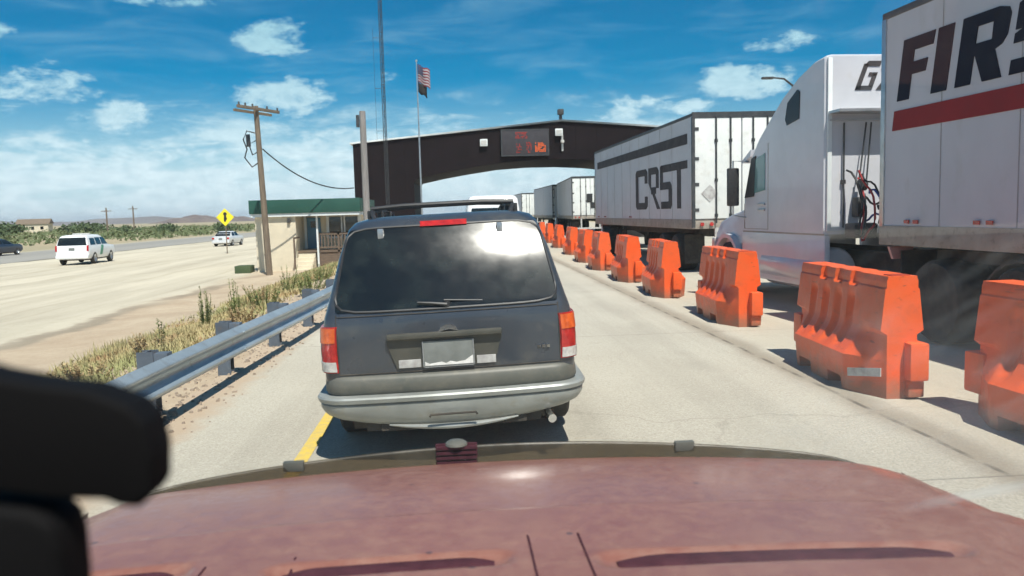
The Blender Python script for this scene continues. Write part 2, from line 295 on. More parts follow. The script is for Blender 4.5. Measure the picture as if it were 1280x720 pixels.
# ------------------------------------------------------------------ mesh helpers
class MB:
    def __init__(s): s.bm = bmesh.new()
    def _add(s, vs, fs, mx=None):
        b = [s.bm.verts.new(mx @ Vector(v) if mx else Vector(v)) for v in vs]
        for f in fs:
            try: s.bm.faces.new([b[i] for i in f])
            except ValueError: pass
        return s
    def box(s, x0, x1, y0, y1, z0, z1, mx=None, bev=0.):
        t = bmesh.new()
        vs = [t.verts.new(v) for v in ((x0, y0, z0), (x1, y0, z0), (x1, y1, z0), (x0, y1, z0), (x0, y0, z1), (x1, y0, z1), (x1, y1, z1), (x0, y1, z1))]
        for f in ((0, 3, 2, 1), (4, 5, 6, 7), (0, 1, 5, 4), (1, 2, 6, 5), (2, 3, 7, 6), (3, 0, 4, 7)): t.faces.new([vs[i] for i in f])
        if bev: bmesh.ops.bevel(t, geom=t.edges[:], offset=bev, segments=2, affect='EDGES', profile=.6)
        t.verts.index_update()
        s._add([v.co.copy() for v in t.verts], [[v.index for v in f.verts] for f in t.faces], mx); t.free(); return s
    def tube(s, pts, r, n=10, cap=True):
        pts = [Vector(p) for p in pts]; rs = r if isinstance(r, (list, tuple)) else [r] * len(pts)
        vs = []; fs = []
        for i, p in enumerate(pts):
            d = (pts[min(i + 1, len(pts) - 1)] - pts[max(i - 1, 0)]).normalized()
            a = d.cross(Vector((0, 0, 1)) if abs(d.z) < .9 else Vector((1, 0, 0))).normalized(); b = d.cross(a)
            for k in range(n):
                q = 2 * math.pi * k / n; vs.append(p + (a * math.cos(q) + b * math.sin(q)) * rs[i])
        for i in range(len(pts) - 1):
            for k in range(n): fs.append((i * n + k, i * n + (k + 1) % n, (i + 1) * n + (k + 1) % n, (i + 1) * n + k))
        if cap: fs.append(tuple(range(n))[::-1]); fs.append(tuple(range((len(pts) - 1) * n, len(pts) * n)))
        return s._add(vs, fs)
    def prism(s, poly, a, b, axis='x', mx=None):
        # polygon in the two other axes, extruded from a to b along axis
        n = len(poly)
        def P(u, v, w): return {'x': (w, u, v), 'y': (u, w, v), 'z': (u, v, w)}[axis]
        vs = [P(u, v, a) for u, v in poly] + [P(u, v, b) for u, v in poly]
        fs = [tuple(range(n))[::-1], tuple(range(n, 2 * n))] + [(i, (i + 1) % n, n + (i + 1) % n, n + i) for i in range(n)]
        return s._add(vs, fs, mx)
    def lathe(s, prof, c, axis='x', n=28):
        # prof: (along, radius)
        vs = []; fs = []
        for a, r in prof:
            for k in range(n):
                q = 2 * math.pi * k / n; u = r * math.cos(q); v = r * math.sin(q)
                vs.append(Vector(c) + Vector({'x': (a, u, v), 'y': (u, a, v), 'z': (u, v, a)}[axis]))
        for i in range(len(prof) - 1):
            for k in range(n): fs.append((i * n + k, i * n + (k + 1) % n, (i + 1) * n + (k + 1) % n, (i + 1) * n + k))
        fs.append(tuple(range(n))); fs.append(tuple(range((len(prof) - 1) * n, len(prof) * n)))
        return s._add(vs, fs)
    def grid(s, f, nu, nv, skirt=None, us=None, vs_=None):
        us = us or [i / nu for i in range(nu + 1)]; vv = vs_ or [j / nv for j in range(nv + 1)]
        nu = len(us) - 1; nv = len(vv) - 1
        P = [[Vector(f(u, v)) for v in vv] for u in us]
        vs = [p for r in P for p in r]; w = nv + 1
        fs = [(i * w + j, (i + 1) * w + j, (i + 1) * w + j + 1, i * w + j + 1) for i in range(nu) for j in range(nv)]
        if skirt is not None:
            k = Vector(skirt); rim = [(i, 0) for i in range(nu + 1)] + [(nu, j) for j in range(1, nv + 1)] + [(i, nv) for i in range(nu - 1, -1, -1)] + [(0, j) for j in range(nv - 1, 0, -1)]
            base = len(vs)
            for i, j in rim: vs.append(P[i][j] + k)
            m = len(rim)
            for a in range(m):
                i, j = rim[a]; i2, j2 = rim[(a + 1) % m]
                fs.append((i2 * w + j2, i * w + j, base + a, base + (a + 1) % m))
        return s._add(vs, fs)
    def build(s, name, mat, parent=None, ang=35, loc=None):
        bm = s.bm; bmesh.ops.remove_doubles(bm, verts=bm.verts, dist=1e-5)
        bmesh.ops.recalc_face_normals(bm, faces=bm.faces)
        lim = R(ang)
        for f in bm.faces: f.smooth = True
        for e in bm.edges:
            if len(e.link_faces) == 2 and e.calc_face_angle(0) > lim: e.smooth = False
        me = bpy.data.meshes.new(name); bm.to_mesh(me); bm.free()
        o = bpy.data.objects.new(name, me); col.objects.link(o)
        me.materials.append(M[mat] if isinstance(mat, str) else mat)
        if parent: o.parent = parent
        if loc: o.location = loc
        return o

def raw(name, vs, fs, mat, parent=None, smooth=False):
    me = bpy.data.meshes.new(name); me.from_pydata(vs, [], fs); me.materials.append(M[mat])
    if smooth: me.polygons.foreach_set('use_smooth', [True] * len(me.polygons))
    o = bpy.data.objects.new(name, me); col.objects.link(o)
    if parent: o.parent = parent
    return o

def tag(o, label=None, cat=None, group=None, kind=None):
    if label: o['label'] = label
    if cat: o['category'] = cat
    if group: o['group'] = group
    if kind: o['kind'] = kind
    return o
def thing(name, label, cat, loc, rz=0, group=None):
    o = bpy.data.objects.new(name, None); col.objects.link(o); o.empty_display_size = .3
    o.location = loc; o.rotation_euler = (0, 0, rz)
    return tag(o, label, cat, group)
def dup(o, loc=None, rz=None, label=None, parent=None):
    c = o.copy(); col.objects.link(c)
    if parent: c.parent = parent
    if loc: c.location = loc
    if rz is not None: c.rotation_euler = (0, 0, rz)
    if label: c['label'] = label
    for ch in list(o.children): dup(ch, parent=c)
    return c

def sm(a, b, x):
    t = max(0, min(1, (x - a) / (b - a))); return t * t * (3 - 2 * t)
def gz(x, y):
    """terrain height"""
    h = -.03
    h -= .62 * sm(-2.75, -7.5, x)
    h -= .15 * sm(-9, -30, x)
    h -= .6 * sm(20, 30, x)
    h -= .0 * y
    if -60 < x < -2.7 and 0 < y < 90: h += (noise.noise(Vector((x * .5, y * .35, 0))) * .05) * sm(-2.7, -4.5, x)
    return h

# ------------------------------------------------------------------ ground
def axis_pts(lo, hi, c0, c1, fine):
    p = []; x = c0
    while x <= c1: p.append(x); x += fine
    s = fine
    x = p[-1]
    while x < hi: s *= 1.18; x += s; p.append(x)
    s = fine; x = c0
    while x > lo: s *= 1.18; x -= s; p.insert(0, x)
    return p
xs = axis_pts(-9000, 9000, -34, 10, .5); ys = axis_pts(-400, 12000, -2, 62, .6)
vs = [(x, y, gz(x, y)) for x in xs for y in ys]; w = len(ys)
fs = [(i * w + j, (i + 1) * w + j, (i + 1) * w + j + 1, i * w + j + 1) for i in range(len(xs) - 1) for j in range(w - 1)]
tag(raw('ground', vs, fs, 'ground', smooth=True), kind='structure')

b = MB(); b.box(-2.68, 20, -30, 150, -.5, 0)
tag(b.build('concrete_lane', 'concrete'), kind='structure')
b = MB(); b.grid(lambda u, v: (-1.21 + u * .10, -30 + v * 160, .004), 1, 20, skirt=(0, 0, -.003))
tag(b.build('yellow_edge_line', 'yellow_line'), kind='structure')
b = MB(); b.box(-41, -30.5, -300, 2500, -1.3, gz(-34, 0) + .04)
tag(b.build('highway', 'asphalt'), kind='structure')

# hills
def hill(name, cx, cy, rx, ry, h, mat, seed):
    vs = []; n = 60; m = 24
    for i in range(n + 1):
        for j in range(m + 1):
            u = i / n * 2 - 1; v = j / m * 2 - 1
            e = max(0, 1 - u * u) * max(0, 1 - v * v)
            k = .55 + .55 * noise.fractal(Vector((u * 2.2 + seed, v * 1.3, seed)), 1., 2., 4) + .25 * math.exp(-((u + .1) / .5) ** 2)
            vs.append((cx + u * rx, cy + v * ry, -3 + h * e ** .8 * k * 1.2))
    fs = [(i * (m + 1) + j, (i + 1) * (m + 1) + j, (i + 1) * (m + 1) + j + 1, i * (m + 1) + j + 1) for i in range(n) for j in range(m)]
    tag(raw(name, vs, fs, mat, smooth=True), kind='structure')
hill('hills', -665, 2200, 150, 120, 20, 'hill', 5.3)
hill('hills', -520, 2500, 130, 120, 14, 'hill', 4.3)
hill('hills', -2500, 6500, 1100, 400, 42, 'far_hill', 2.1)
hill('hills', -4300, 7500, 1400, 400, 48, 'far_hill', 7.7)

# ------------------------------------------------------------------ vehicles
class Body:
    """stack of rounded plan outlines; L rows: (z, halfwidth, rear y, front y, corner)"""
    def __init__(s, L, rb=.05, fb=.14, sb=.03): s.L = L; s.rb = rb; s.fb = fb; s.sb = sb
    def row(s, z):
        L = s.L
        if z <= L[0][0]: return L[0]
        for a, b in zip(L, L[1:]):
            if a[0] <= z <= b[0]:
                t = (z - a[0]) / (b[0] - a[0] + 1e-9); return tuple(p + (q - p) * t for p, q in zip(a, b))
        return L[-1]
    def rear(s, x, z): z_, w, r, f, c = s.row(z); return r + s.rb * (x / w) ** 2
    def front(s, x, z): z_, w, r, f, c = s.row(z); return f - s.fb * (x / w) ** 2
    def side(s, y, z):
        z_, w, r, f, c = s.row(z); t = (y - r) / (f - r) * 2 - 1
        return w - s.sb * t * t
    def half(s, row, nc=5, ns=14, ne=6):
        z, w, r, f, c = row; P = []
        we = w - s.sb
        yr = r + s.rb * ((we - c) / w) ** 2; yf = f - s.fb * ((we - c) / w) ** 2
        for i in range(ne + 1):
            x = (we - c) * i / ne; P.append((x, r + s.rb * (x / w) ** 2))
        for i in range(1, nc + 1):
            a = math.pi / 2 * i / nc; P.append((we - c + c * math.sin(a), yr + c - c * math.cos(a)))
        y0 = yr + c; y1 = yf - c
        for i in range(1, ns):
            y = y0 + (y1 - y0) * i / ns; t = i / ns * 2 - 1; P.append((we + s.sb * (1 - t * t), y))
        for i in range(0, nc + 1):
            a = math.pi / 2 * i / nc; P.append((we - c + c * math.cos(a), y1 + c * math.sin(a)))
        for i in range(1, ne + 1):
            x = (we - c) * (1 - i / ne); P.append((x, f - s.fb * (x / w) ** 2))
        return P
    def perim(s, z, k):  # k: float index along half outline
        P = s.half(s.row(z)); i = int(min(max(k, 0), len(P) - 1.001)); t = k - i
        return P[i][0] + (P[i + 1][0] - P[i][0]) * t, P[i][1] + (P[i + 1][1] - P[i][1]) * t
    def mb(s, zs=None):
        rows = []
        L = s.L
        for a, b_ in zip(L, L[1:]):
            n = max(1, int((b_[0] - a[0]) / .09))
            for k in range(n): rows.append(tuple(p + (q - p) * k / n for p, q in zip(a, b_)))
        rows.append(L[-1]); vs = []; n = None
        for row in rows:
            h = s.half(row); full = h + [(-x, y) for x, y in h[-2:0:-1]]
            n = len(full)
            vs += [(x, y, row[0]) for x, y in full]
        fs = [(i * n + k, i * n + (k + 1) % n, (i + 1) * n + (k + 1) % n, (i + 1) * n + k) for i in range(len(rows) - 1) for k in range(n)]
        fs.append(tuple(range(n))[::-1])
        h = len(s.half(rows[-1])); top = (len(rows) - 1) * n
        # top cap as strips across
        for k in range(h - 1):
            a = top + k; b_ = top + k + 1; c = top + (n - k - 1) % n; d = top + (n - k) % n
            if k == 0: d = top
            if k == h - 2: fs.append((a, b_, c, d) if c != b_ else (a, b_, d)); continue
            fs.append((a, b_, c, d) if d != a else (a, b_, c))
        m = MB(); m._add(vs, fs); return m
    def side_patch(s, quad, sgn, off=.006, nu=8, nv=6):
        (a, b_, c, d) = [Vector((q[0], q[1])) for q in quad]  # (y,z) bl, br, tr, tl
        def f(u, v):
            p = (a * (1 - u) + b_ * u) * (1 - v) + (d * (1 - u) + c * u) * v
            return (sgn * (s.side(p.x, p.y) + off), p.x, p.y)
        m = MB(); m.grid(f, nu, nv, skirt=(-sgn * .03, 0, 0)); return m
    def end_patch(s, xb, xt, zb, zt, which, off=.006, rnd_=.08, nu=16, nv=14, skirt=.03):
        vv = [0, .015, .04, .08, .14, .22, .35, .5, .65, .78, .86, .92, .96, .985, 1]
        sg = -1 if which == 'rear' else 1
        def f(u, v):
            z = zb + (zt - zb) * v; x = xb + (xt - xb) * v
            q = min(v, 1 - v) / rnd_
            if q < 1: x -= (1 - math.sqrt(max(0, 1 - (1 - q) ** 2))) * rnd_ * .9 * xb * .6
            X = x * (u * 2 - 1)
            y = s.rear(X, z) if which == 'rear' else s.front(X, z)
            return (X, y + sg * off, z)
        m = MB(); m.grid(f, nu, 0, skirt=(0, -sg * skirt, 0), vs_=vv); return m

def cut(obj, cyls):
    """boolean wheel arches into the body, applied; cutters are deleted"""
    c = MB()
    for (x0, x1, y, z, r) in cyls: c.lathe([(x0, r), (x1, r)], (0, y, z), 'x', 32)
    co = c.build('arch_cut', 'under')
    md = obj.modifiers.new('b', 'BOOLEAN'); md.object = co; md.operation = 'DIFFERENCE'; md.solver = 'EXACT'
    dg = bpy.context.evaluated_depsgraph_get(); dg.update()
    me = bpy.data.meshes.new_from_object(obj.evaluated_get(dg))
    obj.modifiers.clear(); old = obj.data; obj.data = me; me.name = old.name
    bpy.data.meshes.remove(old); m2 = co.data; bpy.data.objects.remove(co); bpy.data.meshes.remove(m2)

def wheel(parent, x, y, r, w, sgn, rim='alu', hub=.62):
    t = MB(); h = w / 2
    t.lathe([(-h, r * hub), (-h, r * .9), (-h * .8, r * .985), (-h * .3, r), (h * .3, r), (h * .8, r * .985), (h, r * .9), (h, r * hub), (h * .6, r * hub), (-h * .6, r * hub)], (0, 0, 0))
    e = bpy.data.objects.new('wheel', None); col.objects.link(e); e.parent = parent; e.location = (x, y, r); e.empty_display_size = .1
    t.build('tyre', 'rubber', e)
    q = MB(); o = sgn * h
    q.lathe([(o * .55, r * hub * .2), (o * .70, r * hub * .25), (o * .72, r * hub * .3), (o * .45, r * hub * .5), (o * .5, r * hub * .8), (o * .92, r * hub * .93), (o * .92, r * hub), (o * .2, r * hub)], (0, 0, 0))
    q.build('rim', rim, e)
    return e

def simple_car(root, L, paint, wheels, wr, glass, side_quads, rearg, frontg, lights, rb=.05, fb=.16, plate=True):
    B = Body(L, rb, fb)
    body = B.mb().build('body', paint, root, 40)
    W = max(l[1] for l in L)
    cut(body, [(sg * (W - .28), sg * (W + .2), y, wr, wr * 1.17) for y in wheels for sg in (1, -1)])
    for y in wheels:
        for sg in (1, -1): wheel(root, sg * (W - .12), y, wr, .22, sg)
    u = MB(); u.box(-W * .78, W * .78, L[0][2] + .25, L[0][3] - .3, L[0][0] - .09, L[0][0] + .02); u.build('underbody', 'under', root)
    for qd in side_quads:
        for sg in (1, -1): B.side_patch(qd, sg).build('side_window', glass, root)
    if rearg: B.end_patch(*rearg, 'rear').build('rear_window', glass, root)
    if frontg: B.end_patch(*frontg, 'front').build('windscreen', glass, root)
    x0, x1, z0, z1 = lights
    for sg in (1, -1):
        m = MB(); m.grid(lambda a, c: (sg * (x0 + (x1 - x0) * a), B.rear(x0 + (x1 - x0) * a, z0 + (z1 - z0) * c) - .012, z0 + (z1 - z0) * c), 4, 3, skirt=(0, .05, 0))
        m.build('tail_lamp', 'red_lens', root)
        m = MB(); m.grid(lambda a, c: (sg * (x0 - .05 + (x1 - x0) * a), B.front(x0 + (x1 - x0) * a, z0 - .08 + (z1 - z0) * c * .6) + .012, z0 - .08 + (z1 - z0) * c * .6), 4, 3, skirt=(0, -.05, 0))
        m.build('headlamp', 'clear_lens', root)
    bz = L[0][0]
    for nm, f0, f1 in (('rear_bumper', -.05, .16), ):
        m = MB(); m.box(-W * .93, W * .93, L[1][2] - .07, L[1][2] + .2, bz + .04, bz + .24, bev=.03); m.build(nm, paint, root)
    if plate:
        zp = (z0 + z1) / 2 - .05
        m = MB(); m.box(-.16, .16, B.rear(0, zp) - .02, B.rear(0, zp) + .02, zp - .08, zp + .08); m.build('number_plate', 'plate', root)
    return B

# ---- the slate blue SUV in front
suv = thing('suv', 'dusty slate blue SUV with roof rack, stopped right ahead of the maroon hood', 'suv', (-.06, 5.38, .012), .0); suv.rotation_euler = (0, R(-1.7), .0)
SL = [(.30, .80, .14, 4.6, .15), (.42, .865, .05, 4.68, .12), (.60, .888, .02, 4.72, .11), (.80, .892, .02, 4.74, .10), (.97, .880, .02, 4.70, .10),
      (1.03, .868, .03, 4.58, .10), (1.08, .852, .05, 3.60, .10), (1.30, .795, .152, 3.28, .10), (1.42, .765, .214, 3.14, .10), (1.54, .728, .286, 2.96, .11), (1.62, .700, .338, 2.86, .13),
      (1.665, .660, .39, 2.76, .16), (1.69, .58, .48, 2.62, .2), (1.70, .46, .6, 2.5, .2)]
SB = Body(SL, .045, .2, .02)
body = SB.mb().build('body', 'suv_paint', suv, 42)
cut(body, [(sg * .62, sg * 1.1, y, .36, .43) for y in (1.02, 3.85) for sg in (1, -1)])
for y in (1.02, 3.85):
    for sg in (1, -1): wheel(suv, sg * .775, y, .36, .24, sg)
SB.end_patch(.765, .665, 1.065, 1.615, 'rear', .008, .055).build('rear_window', 'glass_suv', suv)
SB.end_patch(.74, .62, 1.12, 1.58, 'front', .006, .08).build('windscreen', 'glass', suv)
for sg in (1, -1):
    SB.side_patch([(.42, 1.10), (1.35, 1.10), (1.35, 1.55), (.62, 1.55)], sg).build('side_window', 'glass', suv)
    SB.side_patch([(1.43, 1.10), (2.25, 1.10), (2.25, 1.56), (1.43, 1.56)], sg).build('side_window', 'glass', suv)
    SB.side_patch([(2.33, 1.10), (3.32, 1.10), (2.85, 1.56), (2.33, 1.56)], sg).build('side_window', 'glass', suv)
# window gasket
def ring(Bd, xb, xt, zb, zt, off, wd):
    m = MB(); pts = []
    for k in range(65):
        a = 2 * math.pi * k / 64; cx, cz = math.cos(a), math.sin(a)
        q = 1 / max(abs(cx) ** 9 + abs(cz) ** 9, 1e-6) ** (1 / 9)
        v = (cz * q + 1) / 2; z = zb + (zt - zb) * v; x = (xb + (xt - xb) * v) * cx * q
        pts.append((x, Bd.rear(x, z) - off, z))
    m.tube(pts, wd, 6, cap=False); return m
ring(SB, .775, .672, 1.06, 1.622, .004, .010).build('window_gasket', 'blackplastic', suv)
# wraparound tail lamps, three lens bands
for sg in (1, -1):
    lamp = None
    for nm, z0, z1, mt, of in (('tail_lamp', .66, .975, 'red_lens', .016), ('indicator_lens', .865, .965, 'amber_lens', .021), ('reversing_lens', .668, .735, 'clear_lens', .021)):
        m = MB()
        def f(u, v):
            k = 6.0 + u * 5.4; z = z0 + (z1 - z0) * v
            if nm != 'tail_lamp': k = 6.15 + u * 4.9
            x, y = SB.perim(z, k); x2, y2 = SB.perim(z, k + .05)
            n = Vector((y2 - y, -(x2 - x))).normalized() * of
            return (sg * (x + n.x), y + n.y, z)
        m.grid(f, 12, 4, skirt=(-sg * .02, .03, 0))
        o = m.build(nm, mt, lamp if lamp else suv)
        if not lamp: lamp = o
# lower cladding band, bumper
def ribbon(Bd, prof, k0=0, k1=14.5, n=40, lift=0.):
    """sweep a profile [(z, offset)] around rear half outline both sides"""
    def f(u, v):
        q = (u * 2 - 1); sg = -1 if q < 0 else 1
        k = abs(q) * k1; i = min(int(v * (len(prof) - 1)), len(prof) - 2); t = v * (len(prof) - 1) - i
        z = prof[i][0] * (1 - t) + prof[i + 1][0] * t; o = prof[i][1] * (1 - t) + prof[i + 1][1] * t
        zz = max(z, .3); x, y = Bd.perim(zz, k); x2, y2 = Bd.perim(zz, k + .05)
        nn = Vector((y2 - y, -(x2 - x))).normalized()
        return (sg * (x + nn.x * o), y + nn.y * o, z + lift * min(1, abs(x) / .85) ** 2 * max(0, min(1, (.43 - z) / .18)))
    m = MB(); m.grid(f, n * 2, len(prof) - 1); return m
FB = Body([(l[0], .835, .04, l[3], .12) for l in SL[:6]], .05, .2, .02)
ribbon(FB, [(.50, .0), (.505, .05), (.53, .065), (.60, .06), (.625, .045), (.635, .0)], k1=16).build('rear_cladding', 'suv_clad', suv, 50)
bum = ribbon(FB, [(.245, -.05), (.26, .03), (.30, .07), (.34, .088), (.40, .105), (.44, .105), (.452, .095), (.458, .118), (.485, .125), (.497, .115), (.503, .04)], k1=13, lift=.10).build('rear_bumper', 'suv_bumper', suv, 30)
m = MB(); pts = [(-.44 + .88 * k / 30, FB.rear(-.44 + .88 * k / 30, .4) - .052 - .02 * (1 - abs(k / 15 - 1) ** 2), .262 + .10 * (abs(-.44 + .88 * k / 30) / .85) ** 2) for k in range(31)]
m.tube(pts, [.006 + .014 * math.sin(math.pi * k / 30) for k in range(31)], 8); m.build('bumper_lip', 'suv_bumper', bum)
m = MB(); m.tube([(-.16, FB.rear(0, .4) - .125, .345), (-.15, FB.rear(0, .4) - .13, .36), (.15, FB.rear(0, .4) - .13, .36), (.16, FB.rear(0, .4) - .125, .345)], .008, 8); m.build('bumper_slot', 'under', bum)
# tailgate seams
m = MB()
for sg in (1, -1):
    m.tube([(sg * .757, SB.rear(.757, z) - .001, z) for z in (.64, .75, .85, .95, 1.05)], .0045, 6)
m.tube([(x * .05, SB.rear(x * .05, .64) - .001, .642) for x in range(-15, 16)], .0045, 6)
m.tube([(x * .05, SB.rear(x * .05, 1.03) - .001, 1.035) for x in range(-15, 16)], .004, 6)
m.build('tailgate_seam', 'under', suv)
# plate recess with overhanging handle bar
y0 = SB.rear(0, .8)
m = MB(); m.prism([(-.41, .885), (.33, .885), (.36, .86), (.30, .665), (-.36, .665), (-.43, .86)], y0 - .006, y0 + .06, 'y'); m.build('plate_recess', 'suv_recess', suv)
m = MB(); m.box(-.42, .36, y0 - .045, y0 + .02, .868, .905, bev=.012); m.build('tailgate_handle_bar', 'suv_recess', suv)
m = MB(); m.box(-.185, .165, y0 - .022, y0 - .006, .665, .845, bev=.003); pl = m.build('number_plate', 'plate', suv)
m = MB(); m.prism([(-.172, .678), (-.172, .706), (-.14, .69), (-.06, .70), (-.03, .688), (.0, .702), (.04, .692), (.10, .70), (.155, .735), (.155, .678)], y0 - .026, y0 - .021, 'y'); m.build('plate_strip', 'plate_white', pl)
m = MB(); m.box(-.185, -.178, y0 - .026, y0 - .02, .665, .845); m.box(.158, .165, y0 - .026, y0 - .02, .665, .845); m.box(-.185, .165, y0 - .026, y0 - .02, .665, .672); m.build('plate_frame', 'alu', pl)
for x0_, x1_ in ((-.35, -.2), (.18, .31)):
    m = MB(); m.box(x0_, x1_, y0 - .012, y0 - .004, .67, .725, bev=.003); m.build('reflector', 'sticker', suv)
m = MB(); m.prism([(-.07, .905), (-.055, .935), (-.015, .955), (.02, .955), (.05, .935), (.065, .905), (.035, .915), (.0, .92), (-.03, .913)], y0 - .03, y0 + .0, 'y'); m.build('emblem', 'chrome', suv)
m = MB()
for i, h in enumerate((.018, .022, .02)): m.box(.60 + i * .032, .622 + i * .032, SB.rear(.62, .75) - .008, SB.rear(.62, .75) + .01, .745, .745 + h)
m.build('badge', 'chrome', suv)
# high brake lamp, hinges, wiper
m = MB(); m.grid(lambda u, v: (-.16 + .33 * u, SB.rear(0, 1.62 + .03 * v) - .018 - .006 * math.sin(math.pi * u), 1.618 + .036 * v), 10, 4, skirt=(0, .05, 0)); m.build('high_brake_lamp', 'red_lens', suv)
for x in (-.44, .40):
    m = MB(); m.box(x - .02, x + .02, SB.rear(x, 1.58) - .03, SB.rear(x, 1.58) + .02, 1.545, 1.615, bev=.006); m.build('glass_hinge', 'alu', suv)
m = MB(); yw = SB.rear(0, 1.1)
m.lathe([(-.03, .02), (.0, .03), (.03, .03)], (.0, yw, 1.085), 'y', 12); m.tube([(0, yw - .03, 1.085), (-.1, yw - .035, 1.10), (-.2, yw - .028, 1.11)], [.012, .009, .006], 6)
m.tube([(-.02, yw - .02, 1.115), (.25, yw - .0, 1.095)], .006, 6); m.build('rear_wiper', 'blackplastic', suv)
# roof rack
for sg in (1, -1):
    m = MB(); m.tube([(sg * .50, .62, 1.68), (sg * .53, .70, 1.735), (sg * .54, 1.0, 1.755), (sg * .54, 2.2, 1.755), (sg * .53, 2.4, 1.735), (sg * .5, 2.5, 1.68)], .017, 8)
    for y in (.75, 1.5, 2.3): m.box(sg * .54 - .025, sg * .54 + .025, y - .05, y + .05, 1.668, 1.75, bev=.008)
    m.build('roof_rail', 'blackplastic', suv)
for y, z in ((.78, 1.762), (2.0, 1.768)):
    m = MB(); m.tube([(-.54, y, z), (-.3, y - .02, z + .012), (.3, y - .02, z + .012), (.54, y, z)], .018, 8); m.build('rack_crossbar', 'blackplastic', suv)
# mirrors, tow hitch, exhaust, underbody
for sg in (1, -1):
    m = MB(); m.box(sg * .86, sg * 1.02, 2.98, 3.10, 1.08, 1.25, bev=.025) if sg > 0 else m.box(-1.02, -.86, 2.98, 3.10, 1.08, 1.25, bev=.025); m.build('door_mirror', 'suv_paint', suv)
m = MB(); m.box(-.72, .72, .3, 4.3, .20, .33); m.tube([(-.7, 1.02, .34), (.7, 1.02, .34)], .055, 10); m.lathe([(-.1, .13), (.1, .13)], (0, 1.02, .34), 'x', 16); m.box(-.6, .6, .05, .3, .24, .32); m.build('underbody', 'under', suv)
m = MB(); m.box(-.5, .5, .02, .08, .24, .30, bev=.01); m.box(-.04, .04, -.0, .05, .23, .28, bev=.006); m.build('tow_hitch', 'under', suv)
m = MB(); m.tube([(.66, .5, .27), (.66, .02, .27), (.67, -.04, .262)], .03, 12); m.build('exhaust_tip', 'chrome', suv)

# ---- white van beyond the SUV
van = thing('van', 'white van far ahead, seen just over the roof of the slate blue SUV', 'van', (1.25, 28.0, 0), .0); 
VL = [(.32, .88, .06, 5.0, .12), (.5, .97, 0, 5.1, .1), (1.0, .98, .0, 5.05, .1), (1.2, .97, .01, 4.5, .1), (1.85, .95, .05, 3.8, .12), (2.2, .90, .10, 3.45, .15), (2.31, .82, .2, 3.3, .2), (2.34, .66, .4, 3.1, .25)]
simple_car(van, VL, 'van_white', (1.0, 4.1), .36, 'glass', [((.4, 1.25), (1.7, 1.25), (1.7, 1.8), (.45, 1.8)), ((2.9, 1.25), (3.95, 1.25), (3.6, 1.8), (2.9, 1.8))], (.82, .76, 1.3, 1.9), (.85, .76, 1.25, 1.9), (.78, .92, .9, 1.3))

# ---- patrol SUV, silver car, dark car on the left
p1 = thing('patrol_suv', 'white SUV with green diagonal stripe driving on the pale lot at far left', 'suv', (-23.55, 50.5, gz(-23.5, 50.5)), .10)
PL = [(.36, .9, .08, 5.0, .15), (.55, .99, .0, 5.1, .12), (.85, 1.0, .0, 5.1, .12), (1.08, .98, .02, 5.0, .12), (1.16, .96, .04, 3.9, .1), (1.45, .88, .14, 3.5, .1), (1.72, .80, .3, 3.1, .12), (1.80, .70, .42, 2.95, .18), (1.83, .5, .6, 2.8, .2)]
PB = simple_car(p1, PL, 'van_white', (1.05, 4.1), .39, 'glass', [((.5, 1.2), (1.4, 1.2), (1.4, 1.62), (.68, 1.62)), ((1.52, 1.2), (2.4, 1.2), (2.4, 1.64), (1.52, 1.64)), ((2.52, 1.2), (3.65, 1.2), (3.15, 1.64), (2.52, 1.64))], (.84, .74, 1.2, 1.68), (.84, .74, 1.24, 1.68), (.84, .95, .85, 1.2))
for sg in (1, -1):
    PB.side_patch([(1.9, .55), (2.35, .55), (2.75, 1.15), (2.3, 1.15)], sg, .008).build('door_stripe', 'green_stripe', p1)
m = MB(); m.box(-.5, .5, 1.7, 1.95, 1.83, 1.92, bev=.02); m.build('roof_light_bar', 'clear_lens', p1)
CL = [(.28, .82, .1, 4.5, .2), (.45, .88, .0, 4.62, .2), (.75, .9, .0, 4.6, .2), (.92, .87, .04, 4.3, .2), (.96, .83, .55, 3.35, .12), (1.2, .74, .85, 2.95, .12), (1.40, .64, 1.25, 2.5, .15), (1.44, .5, 1.4, 2.35, .18)]
def sedan(nm, label, loc, rz, paint):
    r = thing(nm, label, 'car', loc, rz)
    simple_car(r, CL, paint, (.95, 3.65), .32, 'glass', [((.95, .99), (1.8, .99), (1.8, 1.34), (1.3, 1.34)), ((1.9, .99), (3.0, .99), (2.5, 1.34), (1.9, 1.34))], (.74, .62, .99, 1.37), (.74, .62, 1.0, 1.37), (.6, .82, .68, .86))
    return r
sedan('parked_car', 'pale silver sedan in front of the yellow diamond sign', (-22.9, 79, gz(-22.9, 79)), -.05, 'car_silver')
sedan('car', 'dark blue car at the left edge of the photo on the grey highway', (-39.6, 69, gz(-34, 0) + .04), -.1, 'car_dark')

